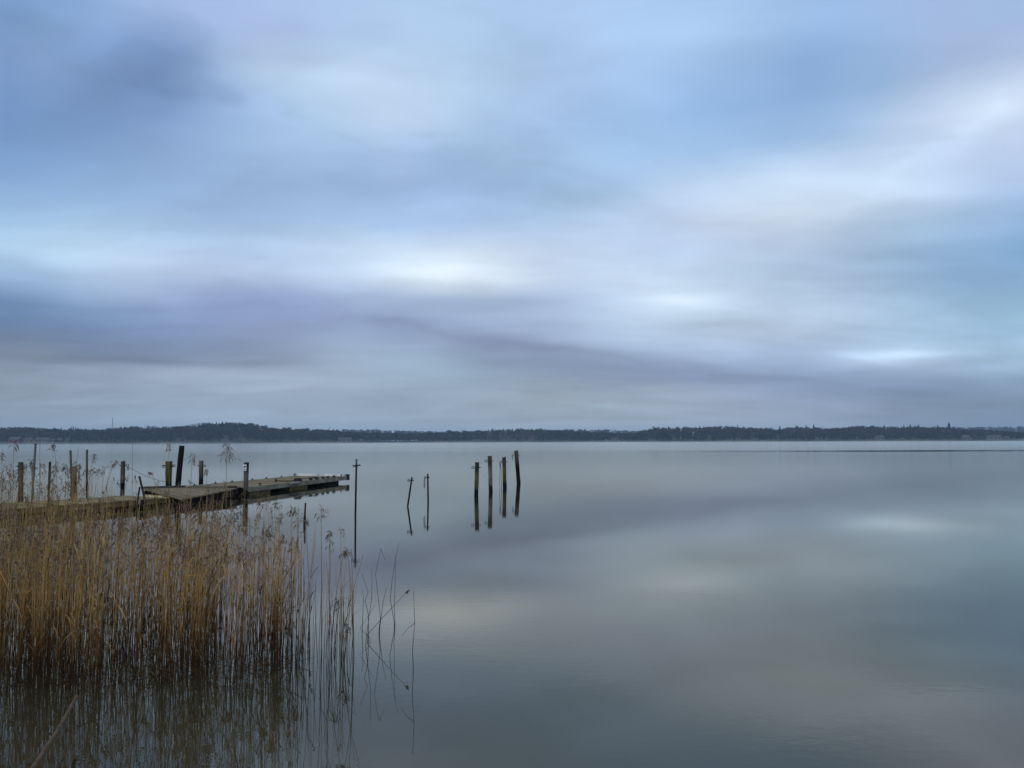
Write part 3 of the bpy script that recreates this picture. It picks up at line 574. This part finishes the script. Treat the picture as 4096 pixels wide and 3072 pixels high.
# jetty
A0, A1 = P(0, 2036, ZA), P(668, 1990, ZA); u, n, LA = frame(A0, A1)
A0 = A0 - u * 7.0; LA += 7.0; WA = 2.0
jet = empty('jetty', (A0.x, A0.y, 0), 'low mossy wooden jetty running in from the left behind the reeds', 'jetty')
O = Vector((0, 0, ZA)); axA = (u, n, Z)
def plank_mesh(name, w, dpt, th, mt):
    m = MB(); bv = .006
    a, b, h_ = w / 2, dpt / 2, th / 2
    ring_ = lambda x, y, z: [(-x, -y, z), (x, -y, z), (x, y, z), (-x, y, z)]
    vs = ring_(a, b, -h_) + ring_(a, b, h_ - bv) + ring_(a - bv, b - bv, h_)
    fs = [(3, 2, 1, 0), (8, 9, 10, 11)] + [(k * 4 + i, k * 4 + (i + 1) % 4, (k + 1) * 4 + (i + 1) % 4, (k + 1) * 4 + i) for k in range(2) for i in range(4)]
    m.add(vs, fs); return m.mesh(name, mt)
def Mx(c, X, Y, Zz): 
    M = Matrix((X, Y, Zz)).transposed().to_4x4(); M.translation = c; return M
pm = plank_mesh('plank', WA + .06, .135, .035, deckA)
k = int(LA / .145)
for i in range(k):
    th = rnd.gauss(0, .004); uu = (u + n * th).normalized(); nn = Vector((-uu.y, uu.x, 0))
    link('plank', pm, jet, Mx(u * (.0725 + i * .145) + n * (WA / 2 + rnd.gauss(0, .012)) + Z * (ZA - .0175 + rnd.gauss(0, .003)), nn, -uu, Z))
for s0, s1 in ((0, 7.0), (7.02, 9.6), (9.62, LA)):
    for off in (.03, WA - .03):
        m = MB(); m.box(u * (s0 + s1) / 2 + n * off + Z * (ZA - .037 - .065), (s1 - s0, .05, .13), axA); m.obj('side_beam', beamA, jet)
for i in range(int(LA / 1.6)):
    for off in (.25, WA - .25):
        q = u * (.5 + i * 1.6) + n * off; m = MB(); m.tube([q - Z * 1.2, q + Z * (ZA - .05)], .075, 8, jit=.06); m.obj('pile', darkwood, jet)
    m = MB(); m.box(u * (.5 + i * 1.6) + n * WA / 2 + Z * (ZA - .11), (.1, WA - .14, .13), axA); m.obj('cross_beam', darkwood, jet)
for off in (.45, WA - .45):
    m = MB(); m.box(u * LA / 2 + n * off + Z * .07, (LA - .1, .08, .16), axA); m.obj('joist', darkwood, jet)
m = MB(); m.box(u * (LA - .06) + n * WA / 2 + Z * .06, (.08, WA - .12, .30), axA); m.obj('end_beam', beamA, jet)
# mooring bracket at the jetty's end: two iron legs crossing
br = empty('mooring_bracket', P(566, 2030), 'pair of dark leaning iron stakes clamped to the front of the jetty near its end', 'stakes')
bo = Vector(br.location)
for (t0, b0, w_) in (((557, 1904.6), (578, 1992), 8.0), ((559, 1948), (551, 2000), 6.5)):
    a, b = PD(*t0, 22.75), PD(*b0, 22.75); dd = (a - b) / (a.z - b.z); lo = b - dd * (b.z + .5)
    m = MB(); m.tube([lo - bo, a - bo], w_ * 22.75 / F / 2, 8, jit=.05); m.obj('iron_stake', rust_m, br)
for (x0, x1, y0, y1, mt) in ((549, 566, 1997, 2014, beamB), (566, 584, 1999, 2024, black_m)):
    a, b = PD(x0, y0, 22.9), PD(x1, y1, 22.9); m = MB(); m.box((a + b) / 2 - bo, (abs(b.x - a.x), .10, abs(a.z - b.z))); m.obj('clamp_block', mt, br)
# floating dock
B0, B1 = P(978, 1951, ZB), P(1391, 1904.5, ZB); u, n, LB = frame(B0, B1); WB = 2.75; axB = (u, n, Z)
fd = empty('floating_dock', (B0.x, B0.y, 0), 'long grey plank floating dock with cleats and pontoons beneath it', 'dock')
pm = plank_mesh('plank', WB - .20, .134, .035, deckB); k = int(LB / .146)
for i in range(k):
    th = rnd.gauss(0, .003); uu = (u + n * th).normalized(); nn = Vector((-uu.y, uu.x, 0))
    link('plank', pm, fd, Mx(u * (.073 + i * .146) + n * (WB / 2) + Z * (ZB - .02 + rnd.gauss(0, .003)), nn, -uu, Z))
segs = [0, 1.15, 2.6, 5.0, 7.6, LB]
for s0, s1 in zip(segs, segs[1:]):
    for off in (.04, WB - .04):
        m = MB(); m.box(u * (s0 + s1) / 2 + n * off + Z * (ZB - .085), (s1 - s0 - .012, .08, .18), axB); m.obj('side_beam', beamB, fd)
m = MB(); m.box(u * (LB + .03) + n * WB / 2 + Z * (ZB - .09), (.06, WB + .04, .16), axB); m.obj('end_beam', black_m, fd)
m = MB(); m.box(u * -.03 + n * WB / 2 + Z * (ZB - .10), (.06, WB - .1, .2), axB); m.obj('end_beam', darkwood, fd)
def along(px, y=1935):          # distance along the dock's front edge at a pixel column
    best = None
    for i in range(400):
        s_ = LB * i / 399; q = B0 + u * s_; x_, y_ = toPix(q - Vector((0, 0, H)))
        if best is None or abs(x_ - px) < best[0]: best = (abs(x_ - px), s_)
    return best[1]
for x0, x1, mt in ((1008, 1089, conc), (1167, 1237, conc), (1302, 1361, darkwood)):
    s0, s1 = along(x0), along(x1); m = MB(); m.box(u * (s0 + s1) / 2 + n * (WB / 2) + Z * -.08, (s1 - s0, WB - .16, .44), axB); m.obj('pontoon', mt, fd)
for off in (.6, WB / 2, WB - .6):
    m = MB(); m.box(u * LB / 2 + n * off + Z * .155, (LB - .2, .09, .16), axB); m.obj('joist', darkwood, fd)
def onB(px, py, z=ZB): return P(px, py, z) - Vector((B0.x, B0.y, 0))
cm = MB(); cm.tube([(0, 0, 0), (0, 0, .115)], .022, 8); cm.tube([(-.075, 0, .075), (.075, 0, .075)], .018, 8); cm.box((0, 0, .005), (.11, .09, .012)); cme = cm.mesh('cleat', rust_m)
bl_ = MB(); bl_.tube([(0, 0, 0), (0, 0, .07)], [.03, .018], 8); bl_.box((0, 0, .006), (.16, .08, .014)); bme = bl_.mesh('small_cleat', rust_m)
for s_, off in ((along(1046), .07), (along(1268), .07), (along(1374), .12), (along(1131) + 1.1, .9)):
    link('cleat', cme, fd, Mx(u * s_ + n * off + Z * (ZB + .006), u, n, Z))
link('cleat', cme, fd, Mx(u * (LB - .15) + n * (WB - .06) + Z * (ZB + .006), n, -u, Z))
for s_ in (1.0, 2.4, 3.6, 5.2, 6.4, 7.8): link('small_cleat', bme, fd, Mx(u * s_ + n * (WB - .05) + Z * (ZB + .006), u, n, Z))
for a, b in ((.16, 1.12), (1.5, 2.55)):
    m = MB(); m.box(u * (LB - .06) + n * (a + b) / 2 + Z * (ZB + .055), (.14, b - a, .11), axB); m.obj('edge_board', white_m, fd)
blk = MB(); blk.box((0, 0, .03), (.13, .10, .07)); blk.tube([(-.07, 0, .05), (.07, 0, .05)], .045, 8); bke = blk.mesh('rubber_block', black_m)
for px in (1247, 1273, 1296, 1316, 1340): link('rubber_block', bke, fd, Mx(u * along(px) + n * .05 + Z * (ZB + .004), u, n, Z))
m = MB(); m.box(u * (LB + .02) + n * .02 + Z * (ZB - .05), (.16, .14, .28), axB); m.obj('corner_bumper', black_m, fd)
m = MB(); m.tube([u * along(1157) + n * -.05 + Z * (ZB - .05), u * along(1193) + n * -.05 + Z * (ZB - .045)], .05, 10); m.obj('fender', simple('grey_fender', (.16, .155, .14), (.26, .25, .23), 5), fd)
hinge_m = simple('red_rust', (.045, .022, .018), (.095, .05, .042), 9, rough=.8)
s_ = 0
m = MB(); m.box(u * -.55 + n * .25 + Z * (ZB - .10), (.95, .12, .22), axB); m.box(u * -.5 + n * .25 + Z * (ZB + .012), (.9, .3, .02), axB); m.obj('hinge_plate', hinge_m, fd)
m = MB(); m.tube([u * -.32 + n * .14 + Z * (ZB + .03), u * -.32 + n * .45 + Z * (ZB + .03)], .06, 10); m.obj('hinge_roller', rust_m, fd)
# lines on the dock
rc = empty('rope_coil', B0 + u * along(1207) + n * .18 + Z * 0, 'dark coil of rope lying on the front edge of the floating dock', 'rope')
m = MB()
for k_ in range(5): m.torus((rnd.uniform(-.02, .02), rnd.uniform(-.02, .02), .02 + k_ * .024), .17 - .012 * k_, .019, (Vector((1, 0, 0)), Vector((0, 1, 0)), Z), 18, 6)
m.obj('coil', darkrope_m, rc)
m = MB(); m.tube([(.05, -.14, .08), (.02, -.24, .02), (.03, -.26, -.10)], .018, 6); m.obj('loose_end', darkrope_m, rc)
def rope(name, pts, r_, mt, label, cat='rope'):
    m = MB(); m.tube(pts, r_, 6); return tag(m.obj(name, mt, smooth=True), label, cat)
cl_ = B0 + u * (along(1131) + 1.1) + n * .9 + Z * .06; co_ = B0 + u * along(1207) + n * .2 + Z * .05
rope('mooring_rope', [cl_, cl_.lerp(co_, .35) + n * .06 - Z * .035, cl_.lerp(co_, .7) - n * .05 - Z * .03, co_ + Z * .03], .018, darkrope_m, 'dark rope lying across the dock planks from a cleat to the coil')
c2 = B0 + u * along(1268) + n * .1 + Z * .09
rope('mooring_rope', [co_ + Z * .06, co_.lerp(c2, .4) + Z * .01 + n * .12, co_.lerp(c2, .75) + n * .08, c2], .020, darkrope_m, 'dark rope running from the coil along the dock edge to the far cleat')
hr = B0 + u * along(1269) - n * .03
rope('hanging_line', [c2, hr + Z * .03, hr - Z * .10, hr - Z * .31], .007, rope_m, 'thin pale line hanging from the dock edge down to the water')
# gangway between jetty and floating dock
Lc, Nc = PD(573, 1955, 25.2), PD(728, 1997, 23.9)
Rc = B0 - u * .05 + Z * .012 + n * .05; Kc = B0 - u * .05 + n * (WB - .12) + Z * .012
Rc = PD(952, 1952, 27.3); Kc = PD(738, 1949.5, 28.2)
gw = empty('gangway', (Lc + Nc) / 2 - Z * ((Lc + Nc).z / 2), 'tilted plank gangway joining the end of the jetty to the floating dock', 'gangway'); g0 = Vector(gw.location)
npk = 22
for i in range(npk):
    a, b = (i + .04) / npk, (i + .96) / npk
    p00, p01 = Nc.lerp(Rc, a), Lc.lerp(Kc, a); p10, p11 = Nc.lerp(Rc, b), Lc.lerp(Kc, b); j = rnd.uniform(-.015, .015); zz = rnd.gauss(0, .003)
    ee = (p01 - p00).normalized() * j
    q = [v - g0 + Z * zz for v in (p00 + ee, p10 + ee, p11, p01)]
    m = MB(); m.hexa([v - Z * .035 for v in q] + q); m.obj('plank', deckB, gw)
def bar(A, B, w, h_, name, mt, par, dz):
    x = (B - A).normalized(); y = Z.cross(x).normalized(); zz = x.cross(y)
    m = MB(); m.box((A + B) / 2 - g0 + Z * dz, ((B - A).length, w, h_), (x, y, zz)); return m.obj(name, mt, par)
ins = lambda A, B: A.lerp(B, .06)
bar(ins(Nc, Lc), ins(Rc, Kc), .07, .15, 'stringer', darkwood, gw, -.115); bar(ins(Lc, Nc), ins(Kc, Rc), .07, .15, 'stringer', darkwood, gw, -.115)
bar(Lc.lerp(Nc, .08).lerp(Kc, .08), Nc.lerp(Lc, .08).lerp(Rc, .08), .09, .20, 'end_beam', darkwood, gw, -.14)
bar(Lc, Kc, .06, .07, 'kick_board', simple('grey_board', (.06, .058, .05), (.12, .115, .10), 5), gw, .037)
fb = [Nc.lerp(Rc, .12).lerp(Lc, .08), Nc.lerp(Rc, .9).lerp(Lc, .05), Kc.lerp(Lc, .04), Lc.lerp(Kc, .04).lerp(Nc, .06)]
m = MB(); m.hexa([Vector((v.x, v.y, -.4)) - g0 for v in fb] + [Vector((v.x, v.y, v.z - .2)) - g0 for v in fb]); m.obj('float', darkwood, gw)  # black body added to keep the shaded gap under the planks dark
# loose boards on the jetty's end, rope between two posts
yel = simple('fresh_board', (.42, .36, .17), (.58, .50, .26), 4, (1, 8, 1))
for (xa, ya, xb, yb, w_, lab) in ((581, 1980.5, 652, 1985, .10, 'pale yellow board lying under the raised end of the gangway'), (592, 1986, 668, 1991, .12, 'longer pale yellow board lying along the front edge of the jetty end')):
    a, b = P(xa, ya, ZA + .02), P(xb, yb, ZA + .02); x = (b - a).normalized(); m = MB(); m.box((a + b) / 2, ((b - a).length, w_, .025), (x, Z.cross(x), Z)); tag(m.obj('loose_board', yel), lab, 'board', 'loose boards on the jetty')
a = Vector(e7.location) + d7 * (h7 - .17) + Vector((r7 + .05, 0, 0)); b = Vector(e9.location) + d9 * .50
pts = [a.lerp(b, i / 10) - Z * .08 * math.sin(math.pi * i / 10) for i in range(11)]
rope('slack_rope', pts, .007, rope_m, 'slack grey rope strung from the banded post to the mossy post')

# ------------------------------------------------------------------ reeds
def reed_mat():
    m, t, b = material('dry_reed', .8); lk = t.links.new
    at = N(t, 'ShaderNodeAttribute', attribute_name='tint'); s = N(t, 'ShaderNodeSeparateColor'); lk(at.outputs['Color'], s.inputs[0])
    pos = N(t, 'ShaderNodeNewGeometry').outputs['Position']; sp = N(t, 'ShaderNodeSeparateXYZ'); lk(pos, sp.inputs[0])
    c = ramp(t, s.outputs[0], [(0, (.22, .12, .052)), (.35, (.43, .235, .068)), (.7, (.60, .35, .10)), (1, (.68, .50, .25))])
    wet_shade = noise(t, pos, 3, 2)
    z = math_(t, 'ADD', sp.outputs[2], math_(t, 'MULTIPLY', math_(t, 'SUBTRACT', wet_shade, .5), .35))
    st = ramp(t, z, [(.13, (.12, .085, .06)), (.34, (.40, .33, .27)), (.70, (1, 1, 1))])  # stems darken downward: soaked sheaths, plus the bed's shade put into the colour
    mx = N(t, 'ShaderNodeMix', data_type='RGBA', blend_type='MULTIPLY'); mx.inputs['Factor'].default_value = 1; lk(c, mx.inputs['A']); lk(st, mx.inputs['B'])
    pl = N(t, 'ShaderNodeMix', data_type='RGBA'); lk(s.outputs[1], pl.inputs['Factor']); lk(mx.outputs['Result'], pl.inputs['A']); pl.inputs['B'].default_value = (.17, .115, .075, 1)
    dk = N(t, 'ShaderNodeMix', data_type='RGBA'); lk(s.outputs[2], dk.inputs['Factor']); lk(pl.outputs['Result'], dk.inputs['A']); dk.inputs['B'].default_value = (.035, .024, .016, 1)
    lk(dk.outputs['Result'], b.inputs['Base Color']); return m
reed_m = reed_mat()
rr = random.Random(21)
def plume(mb, tip, d, size, side, tint=.3, n=13):
    """a loose one sided panicle: thin arching branches with narrow hanging spikelets"""
    n = max(6, int(n * .8))
    for i in range(n):
        f = i / n; p = tip - d * size * f * .85
        sx = side if rr.random() < .68 else -side
        out = Vector((sx * rr.uniform(.08, .75), rr.uniform(-.5, .5), rr.uniform(.45, 1.0))).normalized()
        ln = size * rr.uniform(.18, .46) * (.35 + .75 * f); w = rr.uniform(.0036, .0066)
        p1 = p + out * ln; fall = (out * rr.uniform(.25, .7) - Z * rr.uniform(.3, 1)).normalized()
        p2 = p1 + fall * ln * .35; p3 = p2 + (fall - Z * .3).normalized() * rr.uniform(.022, .045)
        c = Vector((.8, .25, .2)).cross(fall); c = (c.normalized() * .5 + Vector((.6, .1, 0))).normalized() * w; b_ = c * .16; cc = (tint, 1, 0)
        mb.add([p - b_, p + b_, p1 - b_, p1 + b_, p2 - c, p2 + c, p3], [(0, 1, 3, 2), (2, 3, 5, 4), (4, 5, 6)], cc)
def stalk(mb, pts, r0, tint, dark=0):
    n = len(pts); mb.tube(pts, [r0 * (1 - .55 * i / (n - 1)) for i in range(n)], 3, cap=False, cols=[(tint, 0, dark)] * n)
def leaf(mb, p, d, ln, tint):
    w = d.cross(Z); w = (w.normalized() if w.length > .01 else Vector((1, 0, 0))) * .006
    a = p + d * ln * .4; b = p + d * ln * .75 - Z * ln * .12; c = p + d * ln - Z * ln * .35
    mb.add([p - w * .5, p + w * .5, a - w, a + w, b - w * .7, b + w * .7, c], [(0, 1, 3, 2), (2, 3, 5, 4), (4, 5, 6)], (tint, .25, 0))
def curve(base, lean, hgt, bend):
    n = 7; out = []
    for i in range(n):
        f = i / (n - 1); z = -.15 + (hgt + .15) * f
        out.append(Vector((base.x + lean.x * z + bend.x * f * f * hgt, base.y + lean.y * z + bend.y * f * f * hgt, z)))
    return out
def clump(px, D):               # how dense the bed stands there
    v = math.sin(px * .011 + D * 1.7) + math.sin(px * .023 - D * 2.3 + 1) + .8 * math.sin(px * .047 + D * 3.1) + .7 * math.sin(px * .006 + 2)
    return v * .55
bed = MB(); cnt = 0
def bed_stem(px, D, hmin, hmax, pl=.33):
    q = P(px, 1764 + 6154 / D); h_ = rr.uniform(hmin, hmax); g = rr.gauss
    lean = Vector((g(.015, .048), g(0, .045), 0)); bn = Vector((g(.01, .04), g(0, .02), 0))
    if rr.random() < .06 and D > 6.9 and px > 80: lean *= 2.4; h_ *= .7
    pts = curve(q, lean, h_, bn); tint = min(1, max(0, g(.50, .26)))
    stalk(bed, pts, rr.uniform(.0023, .0041), tint)
    d_ = (pts[-1] - pts[-2]).normalized()
    if rr.random() < pl: plume(bed, pts[-1], d_, rr.uniform(.10, .19), rr.choice((-1, 1, 1)), rr.uniform(.1, .5), 14)
    for _ in range(rr.choice((0, 0, 1, 2))):
        k_ = rr.randint(2, 5); leaf(bed, pts[k_], Vector((rr.choice((-1, 1)) * rr.uniform(.2, .7), g(0, .3), 1)).normalized(), rr.uniform(.10, .3), tint)
    if rr.random() < .10:       # broken off upper part hanging down
        k_ = rr.randint(3, 5); a = pts[k_]; stalk(bed, [a, a + Vector((g(0, .10), g(0, .1), g(-.10, .10)))], .0020, tint * .7)
while cnt < 1300:
    px = rr.uniform(-120, 1240); D = 6.1 + 3.6 * rr.random() ** 1.2
    edge = 1.0 if px < 1060 else max(.15, 1 - (px - 1060) / 200)
    if px > 900 and D > 8.8: continue
    if clump(px, D) + rr.gauss(0, 1.0) + (.6 if px < 430 else 0) < -.35 or rr.random() > edge: continue
    front = 6.05 + .5 * max(0, (px - 500) / 700)
    if D < front: continue
    bed_stem(px, D, .85, 1.34); cnt += 1
cnt = 0
while cnt < 430:
    px = rr.uniform(-150, 560); D = rr.uniform(9.0, 16.5)
    if px > 560 - (D - 9) * 36 + rr.gauss(0, 40): continue
    if px > 250 and rr.random() < (px - 250) / 420: continue
    bed_stem(px, D, 1.0, 1.66, .45); cnt += 1
for i in range(70):             # thin second row in front of the gangway
    bed_stem(rr.uniform(480, 1080), rr.uniform(8.6, 10.2), 1.0, 1.5, .6)
for i in range(130):            # short dead stalks and litter at the foot of the bed
    px = rr.uniform(0, 1150); D = rr.uniform(6.1, 7.2); q = P(px, 1764 + 6154 / D); a = rr.uniform(-1, 1)
    stalk(bed, [q + Z * .01, q + Vector((math.cos(a) * rr.choice((-1, 1)) * rr.uniform(.15, .4), .1 * a, rr.uniform(.0, .3)))], .003, rr.uniform(.2, 1), rr.choice((0, .3, .8)))
for i in range(46):             # dead leaves and stalks caught against the jetty and the gangway
    px = rr.uniform(380, 975); q = P(px, 2052 - (px - 380) * .055 + rr.uniform(-5, 4))
    for k_ in range(3): leaf(bed, q + Vector((rr.uniform(-.06, .06), 0, rr.uniform(.0, .05))), Vector((rr.uniform(-1, 1), rr.uniform(-.3, .3), rr.uniform(.2, 1.2))).normalized(), rr.uniform(.1, .3), rr.uniform(.3, .9))
# single reeds one can tell apart
def reed(pts, D, label, grp, pl=0, branch=None, r0=.0042, tint=None, side=1):
    dark = .85 if grp == 'lone reeds right of the bed' else rr.uniform(.35, .75) if grp != 'tall reeds in front of the jetty' else .35
    """pts: pixels from the foot upwards, all D ahead (a little depth added along the stem)"""
    w = [PD(x, y, D) + Vector((0, 0, 0)) for x, y in pts]
    w = [w[0] - Z * .12] + w; f = []
    for i in range(len(w) - 1):
        f += [w[i].lerp(w[i + 1], k / 2) for k in range(2)]
    f.append(w[-1]); b0 = w[1].copy(); b0.z = 0
    tn = tint if tint is not None else rr.uniform(.25, .7)
    m = MB(); stalk(m, [v - b0 for v in f], r0, tn, dark)
    o = m.obj('reed', reed_m, tint=True); o.location = b0; tag(o, label, 'reed', grp)
    if pl:
        m = MB(); plume(m, f[-1] - b0, (f[-1] - f[-2]).normalized(), pl, side, .3, 28 if pl < .25 else 60); m.obj('plume', reed_m, o, tint=True)
    if branch:
        m = MB(); bw = [PD(x, y, D) - b0 for x, y in branch]; stalk(m, bw, r0 * .7, tn, dark); m.obj('broken_tip', reed_m, o, tint=True)
    return o
G1 = 'lone reeds right of the bed'
reed([(1653, 2665), (1650, 2600), (1659, 2491), (1654, 2357)], 6.83, 'rightmost reed of all, standing alone with a snapped piece hanging to its left', G1, branch=[(1659, 2491), (1630, 2515), (1607, 2545)])
reed([(1516, 2520), (1522, 2471), (1502, 2296), (1523, 2194)], 8.15, 'tallest straight reed of the sparse group, its tip bent over to the right', G1, branch=[(1523, 2194), (1540, 2240)])
reed([(1471, 2537), (1550, 2450), (1632, 2363)], 7.95, 'reed lying far over to the right, crossing the other sparse stems', G1, pl=.025)
reed([(1464, 2560), (1468, 2530), (1487, 2389), (1488, 2275)], 7.75, 'upright reed in the sparse group just right of a zigzag one', G1)
reed([(1474, 2540), (1473, 2458), (1461, 2401), (1473, 2369), (1447, 2292)], 7.95, 'reed broken into a zigzag at the left of the sparse group', G1)
reed([(1580, 2484), (1577, 2440), (1581, 2316), (1581, 2214)], 8.5, 'nearly vertical reed at the right side of the sparse group', G1)
reed([(1577, 2490), (1561, 2397), (1569, 2316), (1583, 2235), (1597, 2170)], 8.45, 'long curved reed crossing a vertical one, highest tip of the sparse group', G1)
reed([(1449, 2500), (1451, 2471), (1454, 2393), (1450, 2361)], 8.3, 'short stiff reed at the left edge of the sparse group', G1)
reed([(1519, 2515), (1532, 2410), (1547, 2349)], 8.2, 'short reed leaning right between the taller sparse stems', G1)
reed([(1480, 2550), (1440, 2515), (1500, 2420)], 7.85, 'low snapped reed bent sharply near the water in the sparse group', G1, r0=.003)
G2 = 'plumed reeds at the right edge of the bed'
reed([(1325, 2613), (1329, 2520), (1341, 2397), (1359, 2296), (1376, 2205)], 7.2, 'left stem of a pair of plumed reeds leaning apart near the tall thin pole', G2, pl=.10)
reed([(1412, 2610), (1410, 2397), (1400, 2296), (1388, 2196)], 7.2, 'right stem of a pair of plumed reeds leaning apart near the tall thin pole', G2, pl=.11, side=-1)
reed([(1412, 2612), (1411, 2450), (1414, 2357), (1453, 2219)], 7.15, 'bare reed bending right at its top beside the pair of plumed reeds', G2)
reed([(1416, 2606), (1412, 2400), (1406, 2194)], 7.25, 'straight bare reed close beside the pair of plumed reeds', G2)
reed([(1286, 2613), (1286, 2316), (1284, 2029)], 7.2, 'tallest plumed reed at the right edge of the bed, golden and straight', G2, pl=.16, tint=.65, r0=.005)
reed([(1320, 2613), (1318, 2400), (1322, 2250), (1319, 2125)], 7.2, 'plumed reed with a hooked tip next to the tallest straight one', G2, pl=.10, side=-1)
reed([(1240, 2600), (1236, 2350), (1224, 2082)], 7.3, 'thin plumed reed in front of the short broken stake', G2, pl=.06)
reed([(1165, 2620), (1166, 2350), (1168, 2033)], 7.15, 'plumed reed rising just below the far pontoons of the dock', G2, pl=.10, side=-1)
reed([(1195, 2610), (1194, 2350), (1195, 2096)], 7.2, 'bare reed standing between the thin plumed reed and the dock reeds', G2)
fringe = sorted(1085 + 325 * rr.random() ** 1.25 for i in range(24))
for i, x in enumerate(fringe):
    W_ = 2600 + rr.uniform(-45, 70); D = 6154 / (W_ - 1764); top = W_ - rr.uniform(180, 480) * (1.0 if x < 1300 else .75)
    dx = rr.gauss(4, 22); pl = rr.uniform(.08, .13) if rr.random() < .2 else 0
    lab = ('plumed' if pl else 'bare') + ' thin reed ' + ('leaning right, ' if dx > 12 else 'leaning left, ' if dx < -8 else 'standing upright, ') + ORD[i] + " from the left in the bed's right fringe"
    reed([(x, W_), (x + dx * .35 + rr.gauss(0, 3), W_ * .5 + top * .5), (x + dx, top)], D, lab, 'fringe of the reed bed', pl=pl, r0=rr.uniform(.0026, .004), side=rr.choice((-1, 1)))
for i in range(80): bed_stem(1085 + 330 * rr.random() ** 2.1, rr.uniform(6.9, 7.9), .5, 1.15, .12)
tag(bed.obj('reed_bed', reed_m, tint=True), 'dense bed of dry golden reeds standing in the shallow water', 'reeds', kind='stuff')
G3 = 'tall reeds in front of the jetty'
for (px, W_, D, pl, sd, lab) in (
  ([(50, 1990), (56, 1765)], 40, 9.6, .17, 1, 'tall plumed reed at the far left, its tip crossing the far shoreline'),
  ([(159, 1953), (159, 1757)], 158, 9.6, 0, 1, 'tall bare reed just right of the long grey leaning pole'),
  ([(231, 1993), (217, 1778)], 238, 9.6, .12, -1, 'tall plumed reed leaning left beside the thin black stake'),
  ([(528, 2000), (530, 1768)], 526, 9.4, 0, 1, 'tall bare reed right of the banded post'),
  ([(677, 1960), (675, 1778)], 682, 9.3, .12, 1, 'tall plumed reed standing in front of the mossy post'),
  ([(762, 1950), (770, 1815)], 758, 9.3, .19, 1, 'tall reed with a spreading plume right of the black leaning post'),
  ([(905, 2005), (906, 1780)], 902, 9.2, .30, 1, 'tallest golden reed with the largest hanging plume, left of the boat sign'),
  ([(416, 1971), (452, 1862), (466, 1846)], 396, 9.5, .15, 1, 'plumed reed arching to the right, left of the banded post'),
  ([(354, 1942), (374, 1818)], 345, 9.6, .14, 1, 'plumed reed leaning right beside the lone thin pole'),
  ([(292, 1930), (315, 1792)], 276, 9.7, 0, 1, 'bare reed slanting right across the half black post'),
  ([(626, 1960), (612, 1903), (596, 1889)], 640, 9.3, .05, -1, 'thin reed hooked over to the left, left of the mossy post'),
  ([(130, 1960), (122, 1842)], 136, 9.8, .17, 1, 'plumed reed with a bushy head between the first post and the leaning pole'),
  ([(262, 1990), (260, 1862)], 262, 9.8, .14, -1, 'plumed reed standing just left of the thin olive pole'),
  ([(826, 1960), (824, 1878)], 830, 9.2, .09, -1, 'small plumed reed right of the brown dock post'),
  ([(8, 1900), (6, 1812)], 4, 9.9, .13, 1, 'plumed reed cut by the left border of the view'),
):
    foot = 1764 + 6154 / D + 4
    reed([(W_, foot)] + px, D, lab, G3, pl=pl, side=sd, r0=.0048, tint=.5)
# canes lying in the foreground
cane_m = simple('brown_cane', (.080, .046, .024), (.165, .10, .054), 14, (1, 1, 1), space='World')
a, b = P(95, 3125, .55), P(307, 2786, .22); m = MB(); pts = [a.lerp(b, i / 6) + Vector((0, 0, -.02 * math.sin(math.pi * i / 6))) for i in range(7)]
m.tube(pts, [.0105, .0105, .0125, .011, .0125, .0115, .0125], 8); cn = tag(m.obj('cane', cane_m), 'thick brown broken cane slanting up out of the bottom left corner', 'cane')
m = MB(); dd = (pts[-1] - pts[-2]).normalized(); m.tube([pts[-1] + dd * .0005, pts[-1] + dd * .006], .0105, 8); m.obj('cut_end', simple('cut_cane', (.45, .38, .24), (.6, .5, .33), 40), cn)
m = MB(); stalk(m, [P(311, 2797, .10), P(400, 2738, .13), P(474, 2691, .17)], .004, 1.0); tag(m.obj('fallen_reed', reed_m, tint=True), 'pale straw stalk lying at a slant just above the tip of the brown cane', 'reed')
